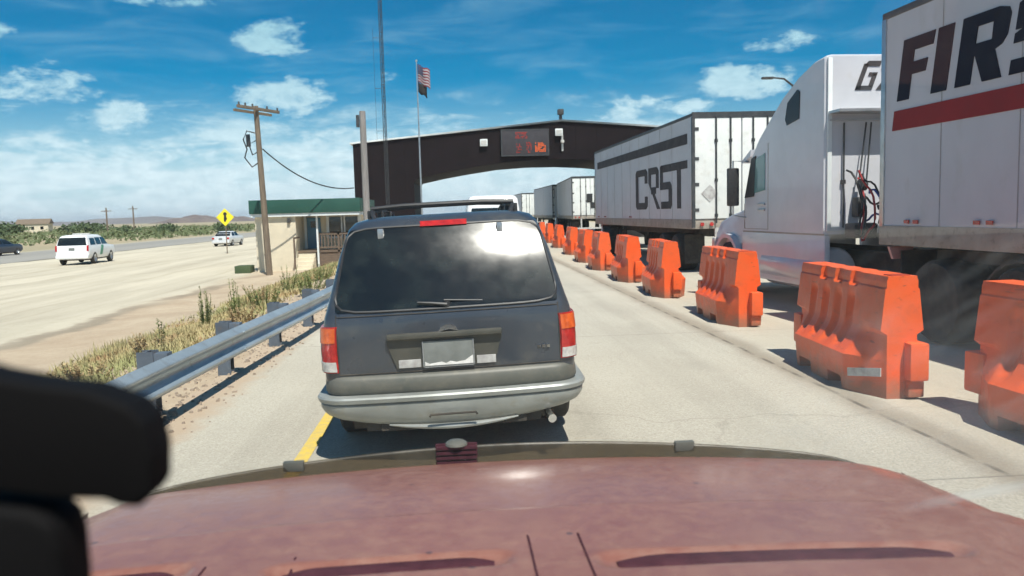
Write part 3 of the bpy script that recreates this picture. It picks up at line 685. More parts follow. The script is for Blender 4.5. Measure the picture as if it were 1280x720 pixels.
# ------------------------------------------------------------------ trailers and tractor
def trailer(name, label, loc, rz, L=13.4, mat='trailer', stripe=True, rear_loc=False):
    """left side plane at x=0, front at y=0, rear at y=-L"""
    T = thing(name, label, 'semi trailer', loc, rz, 'semi trailers queued in the truck lane')
    m = MB(); m.box(0.012, 2.588, -L + .02, -.02, 1.40, 4.02); bx = m.build('cargo_box', mat, T)
    m = MB(); m.box(0, 2.6, -L, 0, 1.16, 1.41, bev=.01); m.build('bottom_rail', 'dusty_rail', T)
    m = MB(); m.box(0, 2.6, -L, 0, 4.015, 4.10, bev=.012); m.build('top_rail', 'dark_metal', T)
    for y in (-.045, -L + .05):
        for x in (.03, 2.57): m = MB(); m.box(x - .035, x + .035, y - .045, y + .045, 1.40, 4.02, bev=.008); m.build('corner_post', 'alu', T)
    k = 1.2
    while k < L - .6:
        m = MB(); m.box(.0055, .0125, -k - .004, -k + .004, 1.41, 4.01); m.build('panel_joint', 'joint', T)
        k += 1.22
    # rear doors
    for x0, x1 in ((.07, 1.285), (1.315, 2.53)):
        m = MB(); m.box(x0, x1, -L - .03, -L + .02, 1.42, 3.97, bev=.012); d = m.build('rear_door', 'door_white', T)
        for xr in (x0 + (.55 if x0 < 1 else .28), x0 + (.93 if x0 < 1 else .66)):
            m = MB(); m.tube([(xr, -L - .055, 1.3), (xr, -L - .055, 4.0)], .022, 8)
            for z in (1.5, 2.4, 3.4): m.box(xr - .04, xr + .04, -L - .06, -L - .028, z - .04, z + .04)
            m.build('lock_rod', 'dark_metal', d)
        xh = x0 + .03 if x0 < 1 else x1 - .03
        for z in (1.65, 2.3, 2.95, 3.7):
            m = MB(); m.box(xh - .07, xh + .07, -L - .045, -L - .028, z - .04, z + .04); m.build('hinge', 'dark_metal', d)
    m = MB(); m.box(.0, 2.6, -L - .04, -L + .03, 3.97, 4.12); m.box(-.01, .07, -L - .04, -L + .03, 1.2, 4.0); m.box(2.53, 2.61, -L - .04, -L + .03, 1.2, 4.0); m.build('door_frame', 'dark_metal', T)
    m = MB(); m.box(.3, 2.3, -L - .02, -L + .06, .45, .56); m.box(.6, .7, -L, -L + .06, .5, 1.2); m.box(1.9, 2.0, -L, -L + .06, .5, 1.2); m.build('rear_underride_bar', 'sticker', T)
    for x in (.25, .5, 2.1, 2.35):
        m = MB(); m.lathe([(-.03, .05), (.0, .05)], (x, -L - .02, 1.28), 'y', 14); m.build('tail_lamp', 'red_lens', T)
    # chassis, landing gear, tandem wheels
    m = MB(); m.box(.55, .75, -L + .3, -.4, .95, 1.17); m.box(1.85, 2.05, -L + .3, -.4, .95, 1.17); m.build('chassis', 'under', T)
    for x in (.45, 2.05):
        m = MB(); m.box(x, x + .12, -3.2, -3.05, .12, 1.18); m.box(x - .06, x + .18, -3.28, -2.97, .02, .12); m.build('landing_leg', 'dark_metal', T)
    for y in (-L + 1.6, -L + 2.9):
        for x, sg in ((.3, -1), (2.3, 1)): wheel(T, x, y, .51, .55, sg, 'alu', .55)
    for x in (.05, 2.0): m = MB(); m.box(x, x + .55, -L + .82, -L + .835, .22, 1.0); m.build('mud_flap', 'rubber', T)
    for y in (-.6, -.78, -1.85, -2.05, -6.0, -6.2):
        if y > -L: m = MB(); m.box(-.012, .0, y - .05, y + .05, 1.44, 1.485); m.build('marker_lamp', 'red_lens', T)
    return T

T1 = trailer('semi_trailer', 'grey white trailer lettered in navy over a red stripe, nearest at right edge', (5.5, 10.16, 0), .05, 14.6)
sh = .183
def letter(T, polys, name='lettering', mat='blue_letter', x=.003, lab=None):
    """polys: [(s_forward, z)...] drawn on left side as seen (right = -s)"""
    m = MB()
    for p in polys: m.prism([(s, z) for s, z in p], x - .002, x + .011, 'x')
    o = m.build(name, mat, T)
    if lab: o['label'] = lab
    return o
Z0, Z1 = 2.955, 3.675
def it(s0, pts):  # italic: pts in (right 0.., up 0..1)
    return [(-(s0 - .17 + a) - sh * (v) * (Z1 - Z0), Z0 + v * (Z1 - Z0)) for a, v in pts]
w_ = .235
letter(T1, [it(.51, [(0, 0), (w_, 0), (w_, 1), (0, 1)]), it(.51, [(w_, .79), (.585, .79), (.60, 1), (w_, 1)]), it(.51, [(w_, .40), (.50, .40), (.52, .60), (w_, .60)])], lab='navy slanted letter F')
letter(T1, [it(1.17, [(0, 0), (.275, 0), (.275, 1), (0, 1)])], lab='navy slanted letter I')
letter(T1, [it(1.59, [(0, 0), (.25, 0), (.25, 1), (0, 1)]), it(1.59, [(.25, .82), (.55, .82), (.55, 1), (.25, 1)]), it(1.59, [(.25, .40), (.52, .40), (.52, .575), (.25, .575)]),
            it(1.59, [(.52, .40), (.66, .47), (.72, .58), (.73, .86), (.69, .95), (.55, 1), (.49, .82), (.50, .575)]), it(1.59, [(.27, .40), (.44, 0), (.72, 0), (.56, .43)])], lab='navy slanted letter R')
letter(T1, [it(2.42, [(.0, .0), (.55, .0), (.65, .06), (.65, .2), (.0, .2)]), it(2.42, [(.42, .2), (.65, .2), (.65, .5), (.55, .58), (.42, .58)]), it(2.42, [(.0, .42), (.42, .42), (.42, .6), (.1, .6), (.0, .55)]),
            it(2.42, [(.0, .6), (.23, .6), (.23, .82), (.0, .82)]), it(2.42, [(.0, .82), (.65, .82), (.65, 1), (.1, 1), (.0, .95)])], lab='navy slanted letter S')
letter(T1, [it(3.2, [(.0, .8), (.75, .8), (.75, 1), (.0, 1)]), it(3.2, [(.25, 0), (.5, 0), (.5, .8), (.25, .8)])], lab='navy slanted letter T')
letter(T1, [[(-.25, 2.60), (-.29, 2.84), (-9.5, 2.84), (-9.5, 2.60)]], 'side_stripe', 'red_stripe')

T2 = trailer('semi_trailer', 'grey trailer with four tall blocky dark letters below a long dark band', (5.70, 33.0, 0), .024, 12.75, 'trailer_silver')
L2 = 12.75
def bk(s, z): return (-(L2 - s), z)
def blk(pts): return [bk(s, z) for s, z in pts]
a0, a1 = 1.70, 2.95; sw = .30; sh2 = .21
C_ = 5.9
letter(T2, [blk([(C_, a0 + .1), (C_, a1 - .1), (C_ - .15, a1), (C_ - .34, a1), (C_ - .34, a0), (C_ - .15, a0)]), blk([(C_ - .34, a1 - sh2), (C_ - .34, a1), (4.62, a1), (4.42, a1 - .1), (4.42, a1 - .45), (4.75, a1 - .45), (4.75, a1 - sh2)]),
            blk([(C_ - .34, a0), (C_ - .34, a0 + sh2), (4.75, a0 + sh2), (4.75, a0 + .4), (4.42, a0 + .4), (4.42, a0 + .1), (4.62, a0)])], 'lettering', 'grey_letter', lab='dark blocky letter C')
letter(T2, [blk([(4.3, a1 - .30), (4.3, a1), (4.0, a1), (4.0, a0 + .55), (4.3, a0 + .8)]), blk([(4.0, a1 - sh2), (4.0, a1), (3.35, a1), (3.15, a1 - .12), (3.15, a0 + .62), (3.45, a0 + .62), (3.45, a1 - sh2)]),
            blk([(4.0, a0 + .45), (4.0, a0 + .66), (3.45, a0 + .66), (3.45, a0 + .45)]), blk([(3.85, a0 + .45), (3.6, a0 + .45), (3.02, a0), (3.35, a0)])], 'lettering', 'grey_letter', lab='dark blocky letter R')
letter(T2, [blk([(2.9, a1 - sh2), (2.9, a1), (1.5 + .42, a1), (1.92, a1 - sh2)]), blk([(3.0, a0 + .55), (3.0, a1 - .05), (2.9, a1), (2.7, a1), (2.7, a0 + .55)]), blk([(2.7, a0 + .55), (2.7, a0 + .76), (2.0, a0 + .76), (1.85, a0 + .66), (1.85, a0 + .55)]),
            blk([(2.13, a0 + sh2), (2.13, a0 + .55), (1.82, a0 + .55), (1.82, a0 + .1), (1.95, a0)]), blk([(2.9, a0), (2.9, a0 + sh2), (2.13, a0 + sh2), (1.98, a0)])], 'lettering', 'grey_letter', lab='dark blocky letter S')
letter(T2, [blk([(1.88, a1 - sh2), (1.88, a1), (.42, a1), (.42, a1 - sh2)]), blk([(1.32, a0), (1.32, a1 - sh2), (.98, a1 - sh2), (.98, a0)])], 'lettering', 'grey_letter', lab='dark blocky letter T')
letter(T2, [blk([(.42, 3.36), (.42, 3.63), (12.2, 3.63), (12.2, 3.36)])], 'side_stripe', 'grey_letter')
m = MB(); m.prism([(.33, 1.85), (.55, 2.07), (.33, 2.29), (.11, 2.07)], -L2 - .045, -L2 - .032, 'y'); m.build('diamond_placard', 'sticker', T2, loc=(.12, 0, 0))
m = MB(); m.box(1.02, 1.2, -L2 - .07, -L2 - .035, 1.95, 2.12); m.build('sticker', 'dark_metal', T2)
T3 = trailer('semi_trailer', 'white box trailer far ahead whose lit rear doors show left of the lettered trailer', (8.55, 68.6, 0), -.045, 12.9)
T4 = trailer('semi_trailer', 'pale trailer under the canopy, partly hidden behind the farther box trailer', (8.05, 84, 0), .03, 12.9)
m = MB(); m.box(1.05, 1.45, -12.9 - .06, -12.9 - .035, 2.3, 2.9); m.box(1.3, 1.6, -12.9 - .06, -12.9 - .035, 1.9, 2.3); m.build('sticker', 'black_sign', T3)
T5 = trailer('semi_trailer', 'most distant pale trailer at the head of the truck queue', (7.4, 112, 0), .04, 12.9, 'trailer')

# tractor : left side plane x=0, sleeper back wall at y=0, forward +y
TR = thing('truck_tractor', 'white sleeper cab truck pulling the red striped trailer', 'truck', (5.47, 11.68, 0), .05, 'truck tractors')
W = 2.42
side = [(0, 1.25), (2.95, 1.25), (3.0, 1.65), (2.98, 1.85), (2.62, 2.62), (2.35, 2.92), (1.9, 3.2), (1.35, 3.5), (.8, 3.74), (.35, 3.87), (.03, 3.90), (0, 3.88)]
def cab_section(pts, x0, x1, inset, top):
    # loft of the same profile, slightly narrower at the outer faces so the edges read as rounded
    m = MB(); n = len(pts); cy = sum(p[0] for p in pts) / n; cz = sum(p[1] for p in pts) / n
    rings = []
    for x, k in ((x0, 1), (x0 + .03, .35), (x0 + .10, 0), (x1 - .10, 0), (x1 - .03, .35), (x1, 1)):
        rr = []
        for (y, z) in pts:
            d = inset * k
            rr.append((x, y + (-d if y > cy else d) * (.6 if y < 2 else 1), z - (d if z > cz else 0)))
        rings.append(rr)
    vs = [p for r_ in rings for p in r_]
    fs = [(i * n + k, i * n + (k + 1) % n, (i + 1) * n + (k + 1) % n, (i + 1) * n + k) for i in range(5) for k in range(n)]
    fs += [tuple(range(n)), tuple(range(5 * n, 6 * n))]
    m._add(vs, fs); return m
cab = cab_section(side, 0, W, .05, 0).build('cab', 'white', TR, 30)
hood = [(2.97, .62), (3.25, .62), (3.3, 1.0), (4.45, 1.0), (4.55, .6), (4.85, .6), (4.9, .85), (4.82, 1.2), (4.6, 1.42), (4.0, 1.56), (3.4, 1.66), (2.97, 1.74)]
m = cab_section(hood, .16, W - .16, .07, 0)
hd = m.build('hood', 'white', TR, 35)
m = MB()  # wheel arch fender flare
for sg in (0, 1):
    x = .03 if sg == 0 else W - .03; x2 = .42 if sg == 0 else W - .42
    a = [(3.95 + .66 * math.cos(q), .52 + .66 * math.sin(q)) for q in [math.pi * k / 12 for k in range(13)]]
    bq = [(3.95 + .58 * math.cos(q), .52 + .58 * math.sin(q)) for q in [math.pi * (12 - k) / 12 for k in range(13)]]
    m.prism(a + bq, min(x, x2), max(x, x2), 'x')
m.build('fender', 'white', TR)
m = MB(); m.box(.03, W - .03, 4.7, 5.02, .35, .72, bev=.05); m.build('front_bumper', 'white', TR)
m = MB()
for x0_, x1_ in ((.0, .09), (W - .09, W)): m.box(x0_, x1_, -.02, 3.05, .42, 1.24, bev=.02)
m.build('side_skirt', 'white', TR)
m = MB()
for x in (-.004, ): m.box(x, x + .006, -.0, 3.0, 1.235, 1.262)
m.build('skirt_joint', 'dusty_rail', TR)
# door with seam, window, handle, sleeper window, vent plate
m = MB()
for y0_, y1_, z0_, z1_ in ((1.93, 1.942, 1.3, 2.78), (2.93, 2.942, 1.3, 1.75), (1.93, 2.94, 1.296, 1.306)): m.box(-.004, .006, y0_, y1_, z0_, z1_)
m.build('door_seam', 'dusty_rail', TR)
m = MB(); m.prism([(2.05, 1.98), (2.86, 1.90), (2.62, 2.50), (2.05, 2.62)], -.012, .02, 'x'); m.build('side_window', 'glass_blue', TR)
m = MB(); m.prism([(2.50, 1.88), (2.90, 1.86), (2.60, 2.56), (2.42, 2.60)], -.018, -.005, 'x'); m.build('window_frame', 'blackplastic', TR)
M['dark_glass'] = pm('dark_sleeper_glass', (.01, .012, .02), None, rough=.25, spec=.2)
m = MB(); m.prism([(.80, 3.06), (1.22, 3.0), (1.28, 3.1), (1.20, 3.36), (.86, 3.52), (.78, 3.48)], -.012, .02, 'x'); m.build('sleeper_window', 'dark_glass', TR)
for z in (1.62, 1.72): m = MB(); m.box(-.03, .0, 2.05, 2.32, z, z + .035, bev=.006); m.build('door_handle' if z < 1.7 else 'door_vent', 'alu', TR)
m = MB(); m.grid(lambda u, v: (.12 + u * (W - .24), 3.0 - v * .37 + .06 * math.sin(math.pi * u), 1.86 + v * .72), 10, 4, skirt=(0, -.04, 0)); m.build('windscreen', 'glass', TR)
m = MB(); m.prism([(2.62, 2.60), (2.98, 2.50), (3.0, 2.54), (2.6, 2.72)], -.03, W + .03, 'x'); m.build('sun_visor', 'white', TR)
m = MB(); m.grid(lambda u, v: (.45 + u * (W - .9), 4.93, .75 + v * .6), 6, 4, skirt=(0, -.1, 0)); m.build('grille', 'chrome', TR)
for x in (.1, W - .5): m = MB(); m.box(x, x + .4, 4.72, 4.9, .85, 1.08, bev=.04); m.build('headlamp', 'clear_lens', TR)
for sg, x in ((-1, -.30), (1, W + .08)):
    m = MB(); m.box(x, x + .22, 2.98, 3.07, 1.72, 2.42, bev=.03); mi = m.build('door_mirror', 'blackplastic', TR)
    m = MB(); xx = 0 if sg < 0 else W
    m.tube([(xx, 2.75, 2.52), (x + .11, 3.02, 2.55), (x + .11, 3.02, 1.55), (xx, 2.88, 1.5)], .018, 8); m.build('mirror_bracket', 'alu', mi)
# back wall trim : fairing shadow gap, shelf, hoses
m = MB(); m.box(.04, W - .04, -.34, .0, 3.03, 3.07); m.box(.06, W - .06, -.05, .0, 2.93, 2.955); m.build('back_wall_ledge', 'alu', TR)
m = MB(); m.box(.03, .10, -.03, .0, 1.3, 3.85, bev=.01); m.box(.10, W - .1, -.012, .0, 1.3, 1.36); m.build('back_wall_trim', 'trim_white', TR)
m = MB(); m.tube([(.28, -.04, 1.35), (.28, -.04, 2.9)], .014, 6); m.box(.25, .31, -.05, -.0, 2.0, 2.06); m.build('cable_conduit', 'dark_metal', TR)
# dark italic emblem on the rear fairing
ex = .46; ez = 3.38
def em(pts): return [(ex + a + .16 * v, ez + v * .42) for a, v in pts]
m = MB()
for p in ([(0, 0), (.07, 0), (.07, .9), (0, .9)], [(0, .82), (.06, 1), (.26, 1), (.26, .82)], [(.0, .0), (.26, .0), (.26, .14), (.0, .14)], [(.19, .1), (.26, .1), (.26, .55), (.19, .55)], [(.13, .48), (.26, .48), (.26, .6), (.13, .6)], [(.30, .68), (.30, 1), (.62, 1), (.62, .85), (.44, .68)], [(.33, .0), (.42, .0), (.56, .72), (.46, .72)]):
    m.prism(em(p), -.012, .0, 'y')
m.build('emblem', 'grey_letter', TR)
for i, (x, c_) in enumerate(((.30, 'blackplastic'), (.40, 'hose_red'), (.50, 'blackplastic'), (.58, 'hose_blue'), (.66, 'blackplastic'))):
    m = MB(); pts = []
    for k in range(22):
        q = k / 21; pts.append((x + .10 * math.sin(q * 9 + i), -.08 - .35 * math.sin(q * math.pi) - .25 * q, 1.95 + .25 * math.cos(q * 5 + i) - .5 * math.sin(q * math.pi) + .05 * math.sin(q * 25)))
    m.tube(pts, .016, 6); m.build('air_hose', c_, TR)
m = MB(); m.tube([(.62, -.05, 2.9), (.48, -.1, 1.95)], .012, 6); m.tube([(.70, -.05, 2.9), (.60, -.1, 1.95)], .012, 6); m.build('hose_hanger', 'dark_metal', TR)
m = MB(); m.box(.25, .62, -.40, -.12, 1.2, 1.42, bev=.04); m.box(.42, .56, -.2, -.02, 1.5, 1.8, bev=.03); m.lathe([(-.03, .09), (.05, .09)], (.5, -.16, 1.98), 'x', 14); m.build('air_tank', 'dark_metal', TR)
m = MB(); m.box(.72, .86, -5.2, 3.6, .72, .98); m.box(1.56, 1.70, -5.2, 3.6, .72, .98); m.box(.3, 2.1, -3.9, -2.2, .98, 1.12, bev=.03); m.build('chassis', 'under', TR)
m = MB(); m.lathe([(-1.0, .33), (-.95, .36), (.95, .36), (1.0, .33)], (.32, 1.25, .68), 'y', 24); m.build('fuel_tank', 'white', TR)
for y in (-2.55, -3.9):
    for x, sg in ((.3, -1), (W - .3, 1)): wheel(TR, x, y, .51, .55, sg, 'hub_alu', .55)
for x, sg in ((.2, -1), (W - .2, 1)): wheel(TR, x, 3.95, .51, .28, sg, 'alu', .55)
for x in (.02, W - .6): m = MB(); m.box(x, x + .58, -1.92, -1.9, .5, 1.1); m.build('mud_flap', 'rubber', TR)
m = MB(); m.prism([(.02, .98), (.24, .98), (.30, 1.14), (-.04, 1.14)], -1.75, -1.70, 'y'); m.build('lamp_panel', pm('pink_lamp_panel', (.55, .28, .27), (.5, .3, .28), 8, .5), TR)
m = MB()
for y in (-2.55, -3.9):
    a = [(y + .6 * math.cos(q), .5 + .58 * math.sin(q)) for q in [math.pi * (k + 1.5) / 12 for k in range(10)]]
    bq = [(y + .57 * math.cos(q), .5 + .55 * math.sin(q)) for q in [math.pi * (10.5 - k) / 12 for k in range(10)]]
m.prism(a + bq, .05, .6, 'x'); m.build('rear_fender', 'under', TR)
dup(TR, loc=(6.25, 34.6, 0), rz=-.17, label='tractor of the lettered grey trailer, mostly hidden ahead of it')
dup(TR, loc=(8.62, 70.2, 0), rz=-.045, label='distant tractor hidden ahead of the white box trailer under the canopy')

# ------------------------------------------------------------------ water-filled barriers
BL = 2.04
def barrier_proto():
    T = thing('plastic_barrier', '', 'barrier', (0, 0, 0), 0, 'orange plastic barriers along the lane edge')
    H = 1.07
    zs = [0, .03, .10, .115, .13, .2, .28, .34, .37, .40, .44, .48, .52, .56, .60, .65, .70, .75, .80, .83, .86, .90, .935, .955, .97, 1.0, 1.03, 1.055, 1.07]
    n = 84; ysm = [(-BL / 2 + BL * i / n) for i in range(n + 1)]
    fl = [-.36, -.06, .24, .56]
    def hw(y, z):
        # profile
        if z < .34: b_ = .32 + .03 * z / .34
        elif z < .60: t = (z - .34) / .26; b_ = .35 - .165 * (1 - (1 - t) ** 1.6)
        else: b_ = .185 - .05 * (z - .60) / .47
        # top ledge
        if z > .955: b_ = .135
        if z > 1.04: b_ = .125
        e = BL / 2 - abs(y)
        # ends taper in plan: strongly for the foot, softly for the wall
        if e < .40 and z < .60:
            t = 1 - e / .40; b_ = min(b_, b_ * (1 - t) + .13 * t)
        # flutes
        if .36 < z < .90:
            kz = sm(.36, .42, z) * (1 - sm(.80, .90, z))
            for c in fl:
                d = abs(y - c - .03 * (1 - z)) / .085
                if d < 1: b_ -= .045 * kz * math.cos(d * math.pi / 2) ** .8
        # notches in the top ledge
        if z > .94:
            for c in (-.36, .0, .36):
                if abs(y - c) < .09: b_ -= .03
        # fork pockets
        if z < .11:
            for c in (-.38, .38):
                if abs(y - c) < .14: b_ -= .14
        return max(b_, .05)
    vs = []; fs = []
    nz = len(zs)
    for i, y in enumerate(ysm):
        yy = y
        for z in zs: vs.append((-hw(y, z), yy * (1 - .012 * z), z))
        for z in reversed(zs): vs.append((hw(y, z), yy * (1 - .012 * z), z))
    k = 2 * nz
    for i in range(n):
        for j in range(k): fs.append((i * k + j, i * k + (j + 1) % k, (i + 1) * k + (j + 1) % k, (i + 1) * k + j))
    for i in (0, n):
        for j in range(nz - 1): fs.append((i * k + j, i * k + j + 1, i * k + k - 2 - j, i * k + k - 1 - j))
    m = MB(); m._add(vs, fs); body = m.build('body', 'orange', T, 28)
    # end lugs: boxy knuckle on the far side of each end, lifting hole
    m = MB(); m.box(.02, .185, -BL / 2 - .11, -BL / 2 + .12, .17, .50, bev=.025); m.box(.03, .17, -BL / 2 - .06, -BL / 2 + .1, .02, .17, bev=.02); m.build('coupling_lug', 'orange', T)
    m = MB(); m.box(-.185, -.02, BL / 2 - .12, BL / 2 + .11, .17, .50, bev=.025); m.build('coupling_lug', 'orange', T)
    m = MB(); m.box(-.085, .085, -BL / 2 + .05, -BL / 2 + .19, 1.066, 1.078, bev=.004); m.build('fill_cap', pm('dark_orange', (.35, .04, .012), None, rough=.6), T)
    m = MB(); m.box(-.127, -.112, -BL / 2 + .06, -BL / 2 + .24, .955, 1.04); m.build('lifting_slot', M['dark_orange'] if 'dark_orange' in M else bpy.data.materials['dark_orange'], T)
    return T
BP = barrier_proto()
ends = [((4.24, 5.98), (4.30, 4.05), 'orange barrier cut off by the right edge of the photo'),
        ((3.93, 8.62), (3.80, 6.62), 'largest fully visible orange barrier, with a grey reflective sticker on its near foot'),
        ((4.16, 13.0), (4.06, 11.05), 'orange barrier beside the white cab door, behind the largest barrier'),
        ((4.20, 16.9), (4.02, 15.0), 'third orange barrier counting from the right photo edge, well clear of its neighbours' ),
        ((4.20, 20.4), (4.07, 18.5), 'orange barrier below the rear doors end of the lettered trailer'),
        ((4.26, 24.4), (4.13, 22.5), 'orange barrier overlapping the next one below the letters of the grey trailer'),
        ((4.36, 28.0), (4.28, 26.1), 'orange barrier sixth from the one with the sticker, half hidden by the nearer one'),
        ((4.62, 33.0), (4.52, 31.1), 'orange barrier just right of the slate SUV mirror'),
        ((4.9, 39.4), (4.8, 37.5), 'small far orange barrier above the slate SUV shoulder'),
        ((5.15, 45.6), (5.05, 43.7), 'second farthest orange barrier before the canopy'),
        ((5.45, 52.4), (5.35, 50.5), 'farthest orange barrier, tiny, near the canopy')]
ends[3] = (ends[3][0], ends[3][1], 'orange barrier standing alone in profile left of the cab front')
ends[5] = (ends[5][0], ends[5][1], 'orange barrier under the left end of the grey lettered trailer')
ends[6] = (ends[6][0], ends[6][1], 'orange barrier under the gap between grey lettered trailer and box trailer')
for i, ((xf, yf), (xn, yn), lab) in enumerate(ends):
    c = ((xf + xn) / 2, (yf + yn) / 2, 0); rz = -math.atan2(xf - xn, yf - yn)
    o = BP if i == 0 else dup(BP)
    o.location = c; o.rotation_euler = (0, 0, rz); o['label'] = lab
    if i == 1:
        def f(u, v):
            y = -BL / 2 + .36 - .31 * u; e = BL / 2 - abs(y); tt = 1 - e / .40; z = .14 + .075 * v + .05 * u
            b_ = (.32 + .03 * z / .34) * (1 - tt) + .13 * tt
            return Vector((-b_ - .009, y - .005, z))
        m = MB(); m.grid(f, 6, 2, skirt=(.012, .006, 0)); m.build('reflective_sticker', 'sticker', o)

# ------------------------------------------------------------------ guardrail
GR = thing('guardrail', 'galvanised steel guardrail with bluish posts along the left of the lane', 'guardrail', (0, 0, 0))
path = [(-2.84, -8), (-2.76, -2), (-2.68, 2), (-2.585, 5.6), (-2.53, 6.9), (-2.42, 8.9), (-2.27, 11.4), (-2.17, 13.6), (-2.06, 18), (-1.98, 24), (-1.95, 30)]
def gx(y):
    for (a, b_), (c, d) in zip(path, path[1:]):
        if b_ <= y <= d: return a + (c - a) * (y - b_) / (d - b_)
    return path[-1][0]
prof = [(0, .555), (.012, .56), (.022, .548), (.078, .515), (.086, .50), (.082, .485), (.02, .45), (.008, .43), (.005, .405), (.008, .38), (.02, .36), (.082, .325), (.086, .31), (.078, .295), (.022, .262), (.012, .25), (0, .255)]
prof2 = [(x - .004, z) for x, z in reversed(prof)]
pp = prof + prof2
ysl = [-8 + i * .5 for i in range(77)]
vs = []; n = len(pp)
for y in ysl:
    for (x, z) in pp: vs.append((gx(y) + x, y, z))
fs = [(i * n + k, i * n + (k + 1) % n, (i + 1) * n + (k + 1) % n, (i + 1) * n + k) for i in range(len(ysl) - 1) for k in range(n)]
m = MB(); m._add(vs, fs); m.build('rail_beam', 'galv', GR, 50)
m = MB()
for y in [(-6.5 + 3.81 * i) for i in range(10)]:
    for z in (.50, .31): m.tube([(gx(y) + .07, y, z), (gx(y) + .098, y, z)], .014, 8)
    m.box(gx(y) + .084, gx(y) + .0885, y - .01, y + .01, .49, .515)
m.build('rail_bolts', 'galv', GR)
y = 5.17 - 1.905 * 6
while y < 30:
    x = gx(y) - .02; g0 = -.6
    m = MB(); m.box(x - .26, x - .12, y - .07, y - .06, g0, .59); m.box(x - .26, x - .12, y + .06, y + .07, g0, .59); m.box(x - .197, x - .183, y - .06, y + .06, g0, .59)
    m.box(x - .12, x, y - .065, y + .065, .26, .575, bev=.01); m.build('post', 'post_steel', GR)
    y += 1.905

# ------------------------------------------------------------------ poles
def pole(T, h, r0, r1, mat='wood', z0=-.3):
    m = MB(); m.tube([(0, 0, z0), (0, 0, h * .5), (0, 0, h)], [r0, (r0 + r1) / 2, r1], 12); return m.build('pole_shaft', mat, T)
PX, PY = -8.05, 34.5
g = gz(PX, PY)
UP = thing('utility_pole', 'weathered wooden utility pole with crossarm in front of the cream building', 'utility pole', (PX, PY, g))
HP = 1.7 + 4.72 - g
pole(UP, HP, .145, .105)
UP.rotation_euler = (0, R(-1.5), 0)
m = MB(); m.box(-1.35, 1.35, -.19, -.10, HP - .20, HP - .08, bev=.01); m.box(-1.2, 1.2, .11, .19, HP - .30, HP - .20); ca = m.build('crossarm', 'wood', UP)
ca.rotation_euler = (0, 0, 1.15)
for x in (-1.25, -.85, -.4, .55, 1.25):
    m = MB(); m.lathe([(0, .03), (.03, .045), (.06, .03), (.09, .045), (.12, .02)], (x, -.145, HP - .08), 'z', 10); m.build('insulator', 'dark_metal', ca)
m = MB()
pts = [(-.12, 0, HP - 1.1), (-.45, 0, HP - 1.0), (-.62, 0, HP - 1.35), (-.5, 0, HP - 1.75), (-.62, 0, HP - 2.1), (-.35, 0, HP - 2.5), (-.1, 0, HP - 2.35)]
m.tube(pts, .03, 6); m.tube([(-.1, .05, HP - 1.4), (-.42, .05, HP - 1.55), (-.3, .05, HP - 2.0), (-.1, 0, HP - 1.9)], .028, 6)
m.lathe([(0, .09), (.5, .09)], (-.42, 0, HP - 1.65), 'z', 12); m.build('transformer_cables', 'dark_metal', UP)
GP = thing('grey_post', 'plain grey wooden post rising just left of the lattice mast', 'post', (-2.68, 24, gz(-2.68, 24)))
pole(GP, 4.78 - gz(-2.87, 24), .11, .09, 'wood_grey')
m = MB(); m.box(-.19, -.10, -.04, .04, 4.35, 4.7); m.build('bracket', 'dark_metal', GP)
m = MB(); A = Vector((PX - .0, PY, 1.7 + 2.95)); Bp = Vector((-2.87, 24.15, 2.62)); Bp = Vector((-4.75, 37.6, 3.05))
pts = [A.lerp(Bp, k / 24) + Vector((0, 0, -.95 * 4 * (k / 24) * (1 - k / 24) * .55)) for k in range(25)]
m.tube(pts, .028, 6); cab_w = m.build('power_cable', 'dark_metal'); tag(cab_w, 'sagging dark cable from the wooden utility pole to the cream building', 'cable')
# far distribution lines
for (x, y, h, lab) in ((-111, 200, 8.2, 'far telephone pole standing alone at the left photo edge'), (-84.5, 200, 6.4, 'far telephone pole left of the purple hill, left one of a close pair'), (-88, 225, 7.2, 'far telephone pole left of the purple hill, right one of a close pair')):
    o = thing('telephone_pole', lab, 'utility pole', (x, y, gz(x, y)), 0, 'far telephone poles'); pole(o, h, .2, .16)
    m = MB(); m.box(-1.2, 1.2, -.1, .1, h - .9, h - .72); m.build('crossarm', 'wood', o)

# lattice mast
MX, MY = -3.83, 45
MA = thing('radio_mast', 'tall thin lattice radio mast running out of the top of the photo', 'mast', (MX, MY, gz(MX, MY)))
r_ = .10; legs = [(r_ * math.cos(q), r_ * math.sin(q)) for q in (R(90), R(210), R(330))]
m = MB()
for x, y in legs: m.tube([(x, y, 0), (x, y, 24)], .020, 6)
m.build('mast_legs', 'dark_metal', MA)
m = MB(); z = .2; k = 0
while z < 23.6:
    for i in range(3):
        a, c = legs[i], legs[(i + 1) % 3]
        if k % 2: a, c = c, a
        m.tube([(a[0], a[1], z), (c[0], c[1], z + .4)], .008, 4); m.tube([(a[0], a[1], z + .4), (c[0], c[1], z + .4)], .012, 4)
    z += .4; k += 1
m.build('mast_lattice', 'dark_metal', MA)
m = MB(); m.tube([(-.45, 0, 6), (-.45, 0, 12.0)], .008, 6)
for z in (6.5, 8.8, 11.5): m.tube([(-.45, 0, z), (-.1, 0, z)], .012, 6)
m.build('whip_antenna', 'dark_metal', MA)

